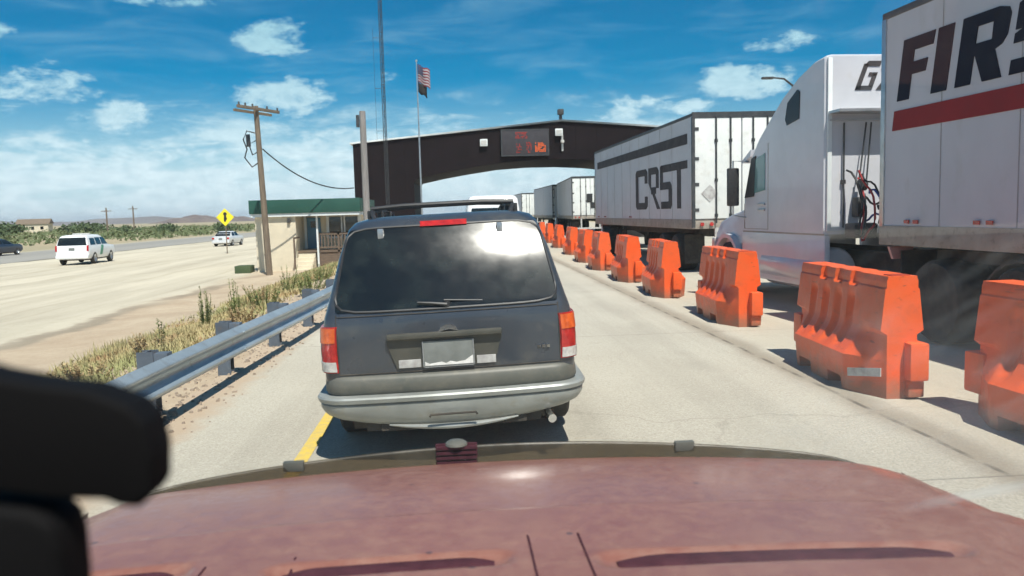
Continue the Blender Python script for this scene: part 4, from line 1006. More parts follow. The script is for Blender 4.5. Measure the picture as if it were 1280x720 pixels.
# flagpole
FP = thing('flagpole', 'white flagpole with two flags in front of the canopy arch', 'flagpole', (-1.80, 41, 0))
HF = 1.7 + 186 * .041
m = MB(); m.tube([(0, 0, 0), (0, 0, HF)], [.05, .03], 10); m.lathe([(0, .02), (.04, .06), (.1, .05), (.13, .01)], (0, 0, HF), 'z', 10); m.build('pole_shaft', 'alu', FP)
def flag(name, label, z0, h, w, parts, seed):
    F = thing(name, label, 'flag', (-1.80, 41, z0), 0)
    def wave(u, v):
        x = .05 + u * w * .62; y = .09 * math.sin(u * 7 + seed + v) * u - .25 * u
        return Vector((x, y, v * h - u * w * (.42 - .1 * v) + .04 * math.sin(u * 9 + seed)))
    for nm, mt, u0, u1, v0, v1, off in parts:
        m = MB(); m.grid(lambda u, v: wave(u0 + (u1 - u0) * u, v0 + (v1 - v0) * v) + Vector((0, -off, 0)), 12, 4)
        o = m.build(nm, mt, F); md = o.modifiers.new('s', 'SOLIDIFY'); md.thickness = .006
    return F
h13 = 1 / 13
st = [('stripe', 'flag_red' if i % 2 == 0 else 'flag_white', (.42 if i >= 6 else 0), 1, i * h13, (i + 1) * h13, 0) for i in range(13)]
st.append(('canton', 'navy', 0, .42, 6 * h13, 1, .0))
for i in range(4):
    for j in range(5): st.append(('star', 'flag_white', .05 + .09 * i, .08 + .09 * i, .53 + .09 * j, .56 + .09 * j, .012))
flag('flag', 'red and white striped flag with dark blue canton on the flagpole', HF - .98, .86, .98, st, .4)
flag('flag', 'small plain black flag below the striped flag', HF - 1.5, .52, .7, [('cloth', 'black_cloth', 0, 1, 0, 1, 0)], 1.9)

# street lamp behind the cab
SLm = thing('street_lamp', 'curved arm street lamp showing above the white cab roof slope', 'street lamp', (17.2, 40, 0))
m = MB(); m.tube([(0, 0, 0), (0, 0, 6.9), (-.15, 0, 7.7), (-.6, 0, 8.05), (-1.2, 0, 8.12)], [.11, .08, .06, .05, .04], 10); m.build('lamp_post', 'dark_metal', SLm)
m = MB(); m.box(-1.75, -1.15, -.12, .12, 8.04, 8.16, bev=.04); m.build('lamp_head', 'dark_metal', SLm)

# ------------------------------------------------------------------ canopy
CY0, CY1 = 60., 70.
CA = thing('checkpoint_canopy', 'dark maroon checkpoint canopy with low arched opening spanning the lanes', 'canopy', (0, CY0, 0))
top = [(-7.6, 7.08), (8.0, 8.45), (22.5, 7.3)]
arch = [(-3.15, 0), (-3.15, 4.2), (-2.9, 4.42), (-1, 4.80), (1, 5.12), (3.5, 5.46), (6, 5.6), (8.5, 5.6), (11, 5.46), (13.5, 5.15), (15.5, 4.8), (17, 4.5), (17.2, 4.3), (17.2, 0)]
m = MB()
for y in (0, 10):
    m.prism([(-7.5, 0), (-7.5, 7.0), (8.0, 8.36), (22.4, 7.2), (22.4, 0)] + arch[::-1], y, y + .35, 'y')
m.build('fascia_wall', 'maroon', CA)
x = -7.0
while x < 22:
    zt = 7.0 + (x + 7.5) / 15.5 * 1.36 if x < 8 else 8.36 - (x - 8) / 14.4 * 1.16
    zb = 0.
    if -3.15 < x < 17.2:
        for (xa, za), (xb_, zb_) in zip(arch[1:], arch[2:-1]):
            if xa <= x <= xb_ and xb_ > xa: zb = za + (zb_ - za) * (x - xa) / (xb_ - xa)
    m = MB(); m.box(x - .025, x + .025, -.03, -.002, zb + .05, zt - .05); m.build('cladding_joint', 'maroon', CA)
    x += 1.6
m = MB()
for x0_, x1_ in ((-7.5, -7.3), (-3.35, -3.15), (17.2, 17.4), (22.2, 22.4)): m.box(x0_ + (.004 if x0_ == -7.5 else 0), x1_, .35, 10, 0, 7.0 if x0_ in (-7.5, 22.2) else 4.2)
m.build('side_wall', 'maroon', CA)
m = MB(); m._add([(-7.7, -.15, 7.02), (8, -.15, 8.40), (8, 10.5, 8.40), (-7.7, 10.5, 7.02), (-7.7, -.15, 7.14), (8, -.15, 8.52), (8, 10.5, 8.52), (-7.7, 10.5, 7.14)], [(0, 1, 2, 3), (4, 5, 6, 7), (0, 1, 5, 4), (1, 2, 6, 5), (2, 3, 7, 6), (3, 0, 4, 7)])
m._add([(8, -.15, 8.40), (22.6, -.15, 7.22), (22.6, 10.5, 7.22), (8, 10.5, 8.40), (8, -.15, 8.52), (22.6, -.15, 7.34), (22.6, 10.5, 7.34), (8, 10.5, 8.52)], [(0, 1, 2, 3), (4, 5, 6, 7), (0, 1, 5, 4), (1, 2, 6, 5), (2, 3, 7, 6), (3, 0, 4, 7)])
m.build('roof', 'trim_white', CA)
arc2 = arch[1:-1]
m = MB(); m.prism(arc2 + [(x, z + .25) for x, z in arc2[::-1]], .36, 9.99, 'y'); m.build('soffit', 'maroon', CA)
for x, z in ((2.1, 6.95), (7.7, 7.6)):
    m = MB(); m.box(x - .28, x + .28, -.28, -.01, z - .28, z + .24, bev=.04); o = m.build('flood_light', 'trim_white', CA)
    m = MB(); m.box(x - .2, x + .2, -.30, -.275, z - .18, z + .14); m.build('lamp_glass', 'clear_lens', o)
m = MB(); m.lathe([(-.2, .12), (.0, .16), (.1, .1)], (7.95, -.2, 6.9), 'y', 12); m.box(7.88, 8.02, -.12, -.0, 6.2, 7.4); m.build('dome_camera', 'clear_lens', CA)
m = MB(); m.tube([(7.9, .2, 8.5), (7.9, .2, 9.0)], .12, 8); m.box(7.68, 8.12, -.05, .45, 8.9, 9.3, bev=.04); m.build('roof_beacon', 'dark_metal', CA)
SG = thing('message_sign', 'dark electronic message sign with orange segments on the canopy front', 'sign', (5.15, CY0 - .02, 6.87))
M['led_panel'] = pm('led_panel', (.03, .026, .032), (.045, .04, .045), 3, .5)
M['led_o'] = emis('led_orange', (.95, .17, .04), 1.1); M['led_r'] = emis('led_red', (.8, .10, .08), .5)
m = MB(); m.box(-1.78, 1.78, -.3, 0, -.98, .98, bev=.03); m.build('sign_case', 'led_panel', SG)
m = MB(); m.box(-1.78, 1.78, -.32, -.301, -.98, -.90); m.box(-1.78, 1.78, -.32, -.301, .90, .98); m.box(-1.78, -1.70, -.32, -.301, -.9, .9); m.box(1.70, 1.78, -.32, -.301, -.9, .9); m.build('sign_frame', 'dark_metal', SG)
def dots(name, x0, x1, z0, z1, dens, mat):
    m = MB(); x = x0
    while x < x1:
        z = z0
        while z < z1:
            if rnd.random() < dens: m.box(x, x + .065, -.312, -.302, z, z + .065)
            z += .1
        x += .1
    m.build(name, mat, SG)
dots('top_line', -.7, .1, .30, .72, .62, 'led_r'); dots('bottom_line', -.65, -.3, -.75, -.1, .6, 'led_r'); dots('bottom_line', .1, .45, -.75, .0, .5, 'led_r'); dots('bottom_line', .75, 1.5, -.7, -.1, .7, 'led_o')

# ------------------------------------------------------------------ cream building with green fascia
BX, BY = -9.15, 37.0
g = gz(BX, BY) - .02
CB = thing('guard_office', 'small cream office with green fascia and wooden porch, left of the canopy', 'building', (BX, BY, g))
m = MB(); m.box(0, 1.8, 0, 6, -.2, 2.62); m.box(1.8, 4.55, 1.6, 6, -.2, 2.62); m.build('wall', 'cream', CB)
m = MB(); m.box(-.2, 4.75, -.2, 6.3, 2.64, 3.26, bev=.02); m.build('roof', 'green_trim', CB)
m = MB(); m.box(-.15, 4.7, -.15, 6.25, 2.50, 2.64); m.build('eaves_board', 'trim_white', CB)
m = MB(); m.box(2.02, 2.66, 1.54, 1.62, .95, 2.42, bev=.01); d = m.build('door', 'door_blue', CB)
m = MB(); m.box(2.2, 2.48, 1.52, 1.54, 1.95, 2.25); m.build('door_pane', 'glass', d)
m = MB(); m.box(1.9, 2.0, 1.5, 1.6, .95, 2.48); m.build('door_frame', 'trim_white', d)
for x, w2 in ((3.06, .56), (3.82, .6)):
    m = MB(); m.box(x, x + w2, 1.55, 1.61, 1.5, 2.42); wn = m.build('window', 'glass', CB)
    m = MB(); m.box(x - .13, x, 1.5, 1.6, 1.42, 2.5); m.box(x + w2, x + w2 + .13, 1.5, 1.6, 1.42, 2.5); m.box(x, x + w2, 1.5, 1.6, 1.42, 1.5); m.build('window_frame', 'trim_white', wn)
m = MB(); m.box(1.8, 4.5, .3, 1.6, .82, .92); m.box(2.75, 4.5, .34, .40, -.1, .8); m.build('porch_deck', 'deck_wood', CB)
m = MB(); m.box(2.7, 4.5, .3, .36, 1.62, 1.72); m.box(2.7, 4.5, .31, .35, 1.0, 1.08)
x = 2.7
while x < 4.5: m.box(x, x + .05, .31, .35, 1.08, 1.62); x += .15
for x in (2.7, 3.6, 4.42): m.box(x, x + .09, .3, .4, 0, 1.75)
m.build('porch_railing', 'deck_wood', CB)
m = MB()
for k in range(5): m.box(1.85, 2.6, .3 - .26 * (k + 1), .3 - .26 * k, -.1, .78 - .16 * k)
m.build('porch_steps', 'cream', CB)
m = MB(); m.box(1.83, 1.9, -.9, .3, 1.5, 1.57); m.box(1.83, 1.9, -.9, -.83, -.1, 1.5); m.build('stair_rail', 'deck_wood', CB)
m = MB(); m.box(2.68, 2.76, .18, .26, -.1, 2.50); m.build('porch_post', 'trim_white', CB)
m = MB(); m.box(1.45, 1.58, -.12, 0, 2.2, 2.42, bev=.02); m.build('wall_lamp', 'dark_metal', CB)
m = MB(); m.box(-.9, -.2, -.5, .3, 0, .35, bev=.04); tag(m.build('utility_box', 'bush', None, loc=(BX, BY, g)), 'low dark green box on the ground at the cream office corner', 'utility box')

# yellow diamond sign
SX, SY = -16.95, 60
YS = thing('warning_sign', 'yellow diamond warning sign with a black symbol on a thin post', 'road sign', (SX, SY, gz(SX, SY)))
zc = 1.7 + (275.8 - 271.5) * .06 - gz(SX, SY)
m = MB(); m.box(-.03, .03, -.03, .03, -.2, zc); m.build('sign_post', 'wood', YS)
m = MB(); d_ = .64; m.prism([(0, zc - d_), (d_, zc), (0, zc + d_), (-d_, zc)], -.05, -.03, 'y'); m.build('sign_face', 'yellow_sign', YS)
m = MB(); m.lathe([(-.058, .13), (-.05, .13)], (0, 0, zc + .24), 'y', 16); m.prism([(-.07, zc + .12), (.07, zc + .12), (.10, zc - .02), (.16, zc - .12), (.07, zc - .2), (.05, zc - .32), (-.09, zc - .32), (-.10, zc - .1)], -.058, -.05, 'y'); m.build('sign_symbol', 'black_sign', YS)

# far farmhouse
FH = thing('farm_house', 'tiny brown house with pale front far off beyond the highway', 'house', (-152, 300, gz(-152, 300)), .2)
m = MB(); m.box(-5, 5, -3, 3, 0, 3.3); m.build('wall', 'cream', FH)
m = MB(); m.prism([(-3.4, 3.2), (0, 5.0), (3.4, 3.2)], -5.5, 5.5, 'x'); m.build('roof', 'wood', FH)
for x in (-3, 0, 3): m = MB(); m.box(x - .5, x + .5, -3.05, -2.9, 1.2, 2.3); m.build('window', 'glass', FH)

# ------------------------------------------------------------------ vegetation
def leaves(vs, fs, c, rx, ry, rz, n, s, shell=.35, up=0):
    for _ in range(n):
        while True:
            p = Vector((rnd.uniform(-1, 1), rnd.uniform(-1, 1), rnd.uniform(-1, 1)))
            if shell < p.length < 1: break
        k = 1 + .35 * noise.noise(p * 2.1 + Vector(c) * .3)
        q = Vector((c[0] + p.x * rx * k, c[1] + p.y * ry * k, c[2] + p.z * rz * k))
        a = Vector((rnd.gauss(0, 1), rnd.gauss(0, 1), rnd.gauss(0, 1))).normalized(); b_ = a.orthogonal().normalized()
        l = s * rnd.uniform(.6, 1.4); i = len(vs)
        vs += [q - a * l, q + b_ * l * .5, q + a * l, q - b_ * l * .5]; fs.append((i, i + 1, i + 2, i + 3))
def bush(name, label, x, y, r, h, n=500, cat='bush', tree=False, grp=None):
    T = thing(name, label, cat, (x, y, gz(x, y)), 0, grp)
    vs = []; fs = []
    base = h * .35 if tree else 0
    for k in range(6):
        a = rnd.uniform(0, 6.28); q = rnd.uniform(.2, .6) * r
        leaves(vs, fs, (q * math.cos(a), q * math.sin(a), base + (h - base) * rnd.uniform(.35, .65)), r * .55, r * .55, (h - base) * .38, n // 6, r * .09, .2)
    raw('crown', vs, fs, 'bush', T)
    m = MB()
    m.tube([(0, 0, -.1), (.05, 0, h * .3), (0, .05, h * .6)], [r * .08, r * .06, r * .03], 7)
    for a in (0, 2, 4): m.tube([(0, 0, h * .25), (r * .3 * math.cos(a), r * .3 * math.sin(a), h * .6)], [r * .04, r * .02], 5)
    m.build('trunk', 'wood', T); return T
far = [(-128, 235, 7, 3.4), (-140, 262, 6, 3.8), (-116, 250, 5, 3.3), (-104, 238, 6, 3.0), (-96, 215, 4, 2.8), (-150, 250, 5, 3.2), (-75, 190, 3.5, 2.6), (-66, 185, 3, 2.3), (-60, 170, 3, 2.5), (-88, 160, 3.2, 2.2)]
words = ['dark tree just left of the tiny brown house', 'large dark tree behind the tiny brown house', 'broad dark bush right of the tiny brown house', 'wide low bush midway between tiny house and paired poles', 'bush at the foot of the paired far poles', 'dark bush nearest the lone far pole', 'bush right of the paired far poles', 'low bush below the left slope of the purple hill', 'low bush below the middle of the purple hill', 'low bush on the highway verge above the white patrol SUV']
for (x, y, r, h), l in zip(far, words): bush('desert_bush', l, x, y, r, h, 420, 'bush', grp='far desert bushes')
bush('desert_bush', 'dark bush just left of the cream office', -42, 150, 2.6, 2.6, 420, grp='far desert bushes')
# scrub band
vs = []; fs = []
for _ in range(2600):
    y = rnd.uniform(95, 420); x = -46 - rnd.random() ** 1.3 * (y * .62 + 40)
    if y < 130 and x > -60 and rnd.random() < .6: continue
    s = rnd.uniform(.5, 1.6); leaves(vs, fs, (x, y, gz(x, y) + s * .35), s, s, s * .55, 14, .28, .1)
for _ in range(500):
    y = rnd.uniform(170, 500); x = rnd.uniform(-46, 60)
    s = rnd.uniform(.6, 1.8); leaves(vs, fs, (x, y, gz(x, y) + s * .35), s, s, s * .55, 14, .28, .1)
tag(raw('scrub', vs, fs, 'scrub'), 'green desert scrub in a long band beyond the highway', 'scrub', kind='stuff')
# dry grass strip behind the guardrail
vs = []; fs = []
def gdens(x, y):
    edge = -3.55 - .02 * y; d = abs(x + 4.75 + .02 * y)
    return max(0, 1 - d / 1.35) * (.12 + 1.2 * max(0, noise.noise(Vector((x * 1.1, y * .6, 3))) + .30))
cnt = 0
while cnt < 38000:
    x = rnd.uniform(-6.6, -2.9); y = rnd.uniform(4.5, 36) if rnd.random() < .75 else rnd.uniform(5, 16)
    if rnd.random() > gdens(x, y): continue
    cnt += 1; z = gz(x, y); hgt = rnd.uniform(.03, .13) * (1 + 1.1 * max(0, noise.noise(Vector((x * .7, y * .4, 9)))) * 1.8); a = rnd.uniform(0, 6.28); ln = rnd.uniform(.02, .16)
    wd = .006 + .0006 * y; i = len(vs)
    vs += [(x - wd * math.sin(a), y + wd * math.cos(a), z - .01), (x + wd * math.sin(a), y - wd * math.cos(a), z - .01), (x + ln * math.cos(a), y + ln * math.sin(a), z + hgt)]
    fs.append((i, i + 1, i + 2))
tag(raw('dry_grass', vs, fs, 'grass'), 'dry green and tan grass strip behind the guardrail', 'grass', kind='stuff')
def weed(name, label, x, y, h, n, mat, spread, lf=.035):
    T = thing(name, label, 'weed', (x, y, gz(x, y)), 0, 'weeds in the grass strip')
    m = MB(); vs = []; fs = []
    for k in range(n):
        a = rnd.uniform(0, 6.28); q = spread * math.sqrt(rnd.random()); hh = h * rnd.uniform(.6, 1.05)
        bx, by = q * .5 * math.cos(a), q * .5 * math.sin(a); tx, ty = q * math.cos(a), q * math.sin(a)
        m.tube([(bx, by, -.02), ((bx + tx) / 2, (by + ty) / 2, hh * .5), (tx, ty, hh)], [.007, .005, .002], 4)
        for j in range(34):
            t = .12 + .88 * j / 34; p = Vector((bx + (tx - bx) * t, by + (ty - by) * t, hh * t)); b2 = rnd.uniform(0, 6.28)
            d = Vector((math.cos(b2), math.sin(b2), rnd.uniform(.2, 1.0))).normalized(); l = lf * rnd.uniform(.6, 1.5) * (1.25 - t * .6); sd = d.cross(Vector((0, 0, 1))).normalized() * l * .22
            i = len(vs); vs += [p, p + d * l * .5 + sd, p + d * l, p + d * l * .5 - sd]; fs.append((i, i + 1, i + 2, i + 3))
    m.build('stem', mat, T); raw('leaves', vs, fs, mat, T)
wd = [('tall green weed, tallest in the grass strip, left of the cream office', -4.75, 15.2, .80, 12, 'weed', .16),
      ('tall green weed bundle with a pointed top next to the tallest weed', -4.35, 15.8, .78, 9, 'weed', .14),
      ('single thin weed standing apart at the left of the grass strip', -4.75, 12.9, .55, 3, 'weed', .05),
      ('bushy green weed low beside the guardrail and office', -4.15, 17.2, .5, 16, 'weed', .42),
      ('reddish brown low weed clump under the single thin weed', -4.6, 12.0, .30, 18, 'weed_brown', .42),
      ('green weed clump on the grass strip close to the slate SUV', -3.7, 20.5, .48, 16, 'weed', .5),
      ('tan dry weed clump at the guardrail side of the tall weeds', -3.95, 14.6, .34, 16, 'weed_brown', .4),
      ('low brownish weed clump at the near end of the grass strip', -4.7, 10.2, .26, 16, 'weed_brown', .45),
      ('bushy green weed behind the second rail post nearest the office', -3.55, 18.8, .62, 14, 'weed', .4),
      ('upright green weed with brown tips before the office porch', -4.6, 21.5, .75, 12, 'weed', .35),
      ('wide tan weed patch between guardrail and office corner', -4.6, 19.0, .45, 18, 'weed_brown', .55),
      ('green weed clump farthest along the grass strip', -4.2, 24.5, .5, 16, 'weed', .5)]
for i, (lab, x, y, h, n, mt, sp) in enumerate(wd): weed('weed_plant', lab, x, y, h, n, mt, sp, .06)
# gravel along the rail
vs = []; fs = []
for _ in range(2600):
    x = rnd.gauss(-2.9, .45); y = rnd.uniform(4, 24)
    if x > -2.15 or x < -6: continue
    z = 0 if x > -2.68 else gz(x, y); r_s = rnd.uniform(.006, .028) * (1 if rnd.random() < .93 else 1.8); i = len(vs)
    for dz in (-.4, .7):
        for k in range(5):
            q = k * 1.2566 + rnd.random() * .5; k2 = rnd.uniform(.7, 1.1) * (1 if dz < 0 else .6)
            vs.append((x + r_s * k2 * math.cos(q), y + r_s * k2 * math.sin(q), z + r_s * dz))
    fs += [(i + 5, i + 6, i + 7, i + 8, i + 9)] + [(i + k, i + (k + 1) % 5, i + 5 + (k + 1) % 5, i + 5 + k) for k in range(5)]
M['stones'] = pm('gravel_stone', (.36, .29, .22), (.24, .19, .15), .9, .9)
tag(raw('gravel', vs, fs, 'stones'), 'loose tan gravel under the guardrail', 'gravel', kind='stuff')
# ------------------------------------------------------------------ own vehicle
OW = thing('pickup_truck', 'dusty faded maroon pickup hood with dark vents, seen through its own windscreen', 'pickup truck', (.10, 0, 0))
def hfront(u): return 1.985 - .17 * abs(u) ** 2.2 - .07 * (max(0, abs(u) - .8) / .2) ** 2
slots = [(.13, .67, 1.185, .021), (-.39, -.06, 1.215, .018), (-.80, -.57, 1.255, .018)]
def hz(X, y, u):
    yc = 1.45 - .05 * u * u
    z = 1.165 - .02 * (y - .95) / .5 if y < yc else 1.165 - .02 * (yc - .95) / .5 - .014 * sm(yc, yc + .022, y) - (y - yc) * .078 - .02 * ((y - yc) / .5) ** 3
    z -= .030 * u * u + .028 * max(0, abs(u) - .82) ** 2 / .03
    for a, b_, yy, hh in slots:
        dx = max(a - X, 0, X - b_); d = math.hypot(dx, (y - yy) * 1.0)
        if d < hh + .012: z -= .010 * (1 - sm(hh - .002, hh + .012, d))
    # creases running forward
    for cx in (.02, ): pass
    # raised inner panel right side line
    z += .006 * sm(.78, .74, X + (y - 1.18) * -.35) * sm(-.92, -.85, X)
    return z
us = [-1 + 2 * i / 190 for i in range(191)]
vv = [0] + [i / 120 for i in range(1, 121)]
def hoodf(u, v):
    uu = u * 2 - 1; hw_ = .965 + .02 * v; X = uu * hw_; yf = hfront(uu); y = .93 + (yf - .93) * v
    return (X, y, hz(X, y, uu))
m = MB(); m.grid(hoodf, 190, 120)
# front roll-down
def roll(u, v):
    p = Vector(hoodf(u, 1)); a = v * math.pi / 2
    return (p.x, p.y + .04 * math.sin(a), p.z - .05 * (1 - math.cos(a)) - .06 * max(0, v - .7) / .3)
m.grid(roll, 190, 8)
m.build('hood', 'hood', OW, 50)
for a, b_, yy, hh in slots:
    m = MB(); uu = (a + b_) / 2 / .94
    pts = [(a + (b_ - a) * k / 20, yy, hz(a + (b_ - a) * k / 20, yy, (a + (b_ - a) * k / 20) / .94) + .002) for k in range(21)]
    m.tube(pts, [(hh + .006) * min(1, .35 + .65 * math.sin(math.pi * min(k, 20 - k, 3) / 6)) for k in range(21)], 14)
    k = a
    while k < b_:
        if min(k - a, b_ - k) < .085: k += .03; continue
        z = hz(k, yy, k / .94); m.box(k - .003, k + .003, yy - hh * .8, yy + hh * .8, z, z + hh * .9 + .006); k += .03
    for v_ in m.bm.verts:
        zz = hz(v_.co.x, yy, v_.co.x / .94); v_.co.z = zz + (v_.co.z - zz) * .30
    m.build('hood_vent', 'vent', OW)
m = MB()
for X, y0_, y1_ in ((-.0, 1.0, 1.30), (.085, 1.0, 1.30), (-.36 - .02, 1.0, 1.27), (-.52, 1.0, 1.26)):
    m.tube([(X + (.02 if X > -.1 else 0) * 0, y0_ + (y1_ - y0_) * k / 8, hz(X, y0_ + (y1_ - y0_) * k / 8, X / .94) + .0005) for k in range(9)], .0022, 5)
m.build('hood_seam', 'vent', OW)
# smoked deflector along the hood front, with clips and a small louvred badge
def defl(u, v):
    uu = (u * 2 - 1); p = Vector(hoodf((uu * .985 + 1) / 2, 1)); k = 1 - abs(uu) ** 8
    return (p.x, p.y + .05 + .012 * v, p.z - .06 + (.078 * v) * (.45 + .55 * k) + .012 * v * math.cos(uu * 3))
m = MB(); m.grid(defl, 90, 8); o = m.build('hood_deflector', 'smoked', OW, 60); md = o.modifiers.new('s', 'SOLIDIFY'); md.thickness = .003
DF = o
for X in (-.52, .46):
    uu = X / .96; p = Vector(defl((uu / .985 + 1) / 2, 1)); m = MB(); m.box(p.x - .026, p.x + .026, p.y - .008, p.y + .010, p.z - .02, p.z + .006, bev=.004); m.build('deflector_clip', 'suv_clad', DF)
p = Vector(defl((-.12 / .96 / .985 + 1) / 2, 1)); m = MB()
for k in range(4): m.box(p.x - .052, p.x + .052, p.y - .018, p.y - .006, p.z - .044 + k * .013, p.z - .037 + k * .013)
m.box(p.x - .054, p.x + .054, p.y - .006, p.y + .0, p.z - .048, p.z + .008); bd = m.build('louvred_badge', 'vent', DF)
m = MB(); m.lathe([(-.0, .030), (.005, .028), (.010, .020), (.013, .010)], (p.x, p.y, p.z + .004), 'z', 18); m.build('badge_dome', 'suv_clad', bd)
# fenders, front end, doors, cab shell
m = MB()
for sg in (1, -1):
    def fen(u, v):
        y = .93 + u * .95; uu = 1.0; top = Vector(hoodf(1 if sg > 0 else 0, min(1, u / .9)))
        a = v; return (sg * (.985 + .03 * math.sin(a * math.pi * .55)), min(y, 1.9), top.z - .01 - .55 * a ** 1.3)
    m.grid(fen, 20, 12)
m.build('fender', 'hood', OW, 60)
m = MB(); m.box(-.98, .98, 1.70, 1.93, .55, .98, bev=.04); fe = m.build('front_panel', 'hood', OW)
m = MB(); m.box(-.55, .55, 1.93, 1.96, .62, .92, bev=.01); m.build('grille', 'dark_metal', OW)
for sg in (1, -1): m = MB(); m.box(min(sg * .6, sg * .92), max(sg * .6, sg * .92), 1.93, 1.965, .66, .88, bev=.02); m.build('headlamp', 'clear_lens', OW)
m = MB(); m.box(-1.0, 1.0, 1.85, 2.08, .35, .55, bev=.04); m.build('front_bumper', 'chrome', OW)
for y in (1.2, -2.3):
    for sg in (1, -1): wheel(OW, sg * .84, y, .38, .26, sg)
m = MB(); m.box(-.98, .98, .60, .93, 1.03, 1.135, bev=.02); m.build('cowl', 'blackplastic', OW)
m = MB(); m.box(-.9, .9, -4, .9, .3, .5); m.box(-1.0, -.93, -1.2, .9, .4, 1.08, bev=.02); m.box(.93, 1.0, -1.2, .9, .4, 1.08, bev=.02); m.box(-.93, .93, -1.22, -1.16, .4, 1.9); m.box(-.98, .98, -4.0, -1.3, .55, 1.1); m.build('cab_body', 'hood', OW)
m = MB(); m.grid(lambda u, v: ((u * 2 - 1) * .80, .10 - v * 1.25, 1.865 + .05 * math.cos((u - .5) * math.pi) * 1.0), 10, 6, skirt=(0, 0, -.04)); o = m.build('roof', 'cab_lining', OW); md = o.modifiers.new('s', 'SOLIDIFY'); md.thickness = .03
for sg in (1, -1):
    m = MB(); m.tube([(sg * .93, .93, 1.08), (sg * .88, .55, 1.42), (sg * .80, .10, 1.84)], .035, 8); m.tube([(sg * .96, -.5, 1.05), (sg * .82, -.5, 1.86)], .04, 8); m.build('windscreen_pillar', 'cab_lining', OW)
def ws(u, v):
    x = (u * 2 - 1) * (.90 - .10 * v); y = .93 - .83 * v - .10 * (u * 2 - 1) ** 2 * (1 - v * .5) + .04; z = 1.10 + .765 * v + .05 * math.sin(v * math.pi) * .5
    return (x, y, z)
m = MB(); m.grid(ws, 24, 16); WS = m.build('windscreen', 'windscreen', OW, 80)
# hairline crack across the right half of the glass
def ws_at(px):  # line of constant height with slight sag
    return None
cp = []
for k in range(40):
    u = .515 + .20 * k / 39
    # v for gently rising line
    v = .742 + .003 * math.sin((u - .5) * 18)
    q = Vector(ws(u, v)); cp.append(q + Vector((0, -.002, -.001)))
m = MB(); m.tube(cp, .00035, 4)
M['crack'] = pm('glass_crack', (.35, .34, .31), None, rough=.5)
m.build('glass_crack', 'crack', WS)
m = MB(); m.grid(lambda u, v: ((u * 2 - 1) * .92, .60 - .30 * v + .25 * (1 - v) * (1 - (u * 2 - 1) ** 2) , 1.105 + .035 * math.sin(v * math.pi * .6)), 20, 10, skirt=(0, 0, -.25)); m.build('dashboard', 'dash', OW, 50)
m = MB(); m.box(-.75, -.15, -.75, -.25, .5, .85, bev=.05); m.box(-.75, -.15, -.85, -.68, .8, 1.45, bev=.05); m.box(.15, .75, -.75, -.25, .5, .85, bev=.05); m.box(.15, .75, -.85, -.68, .8, 1.45, bev=.05); m.build('seats', 'seat_cloth', OW)

M['device'] = pm('matt_black_plastic', (.006, .006, .007), None, rough=.75, spec=.12)
# black device close to the lens, at lower left
DV = thing('device_mount', 'out of focus black plastic device and bracket at the lower left, close to the camera', 'phone mount', (-.215, .33, 1.12))
def rprism(poly, y0_, y1_, r=.006):
    m = MB(); t = bmesh.new(); a = [t.verts.new((x, y0_, z)) for x, z in poly]; f = t.faces.new(a)
    e = bmesh.ops.extrude_face_region(t, geom=[f]); 
    for v in e['geom']:
        if isinstance(v, bmesh.types.BMVert): v.co.y = y1_
    bmesh.ops.recalc_face_normals(t, faces=t.faces); bmesh.ops.bevel(t, geom=t.edges[:], offset=r, segments=3, affect='EDGES', profile=.5)
    t.verts.index_update(); m._add([v.co.copy() for v in t.verts], [[v.index for v in f.verts] for f in t.faces]); t.free(); return m

D0 = Vector((-.215, .33, 1.12))
topp = [(-.235, 1.657), (-.203, 1.648), (-.185, 1.642), (-.167, 1.638), (-.148, 1.635), (-.132, 1.628), (-.126, 1.621), (-.124, 1.608), (-.125, 1.593), (-.130, 1.587), (-.138, 1.588), (-.144, 1.591), (-.161, 1.592), (-.189, 1.597), (-.208, 1.599), (-.235, 1.599)]
lowp = [(-.235, 1.591), (-.19, 1.591), (-.171, 1.588), (-.163, 1.582), (-.161, 1.572), (-.161, 1.554), (-.163, 1.52), (-.235, 1.50)]
rprism([(x - D0.x, z - D0.z) for x, z in topp], -.012, .012, .0022).build('device_body', 'device', DV)
rprism([(x - D0.x, z - D0.z) for x, z in lowp], -.014, .014, .004).build('mount_head', 'device', DV)
m = MB(); m.box(-.02, .0, -.006, .006, .46, .49); m.tube([(-.008, 0, .40), (-.01, 0, .2), (0, 0, .012)], .011, 10); m.lathe([(-.005, .035), (.012, .03), (.02, .014)], (0, 0, 0), 'z', 16); m.build('bracket_stem', 'blackplastic', DV)

# ------------------------------------------------------------------ air
m = MB(); m.box(-9600, 9600, -900, 12900, -8, 110); hzb = m.build('haze', 'under'); tag(hzb, kind='stuff')
hm = bpy.data.materials.new('haze_air'); ht = NT(hm); ho = ht.n('ShaderNodeOutputMaterial'); hp = ht.n('ShaderNodeVolumePrincipled')
hp.inputs['Color'].default_value = (.86, .90, 1, 1); hp.inputs['Density'].default_value = .00007; hp.inputs['Anisotropy'].default_value = .2
ht.l(hp.outputs[0], ho.inputs['Volume']); hzb.data.materials.clear(); hzb.data.materials.append(hm)
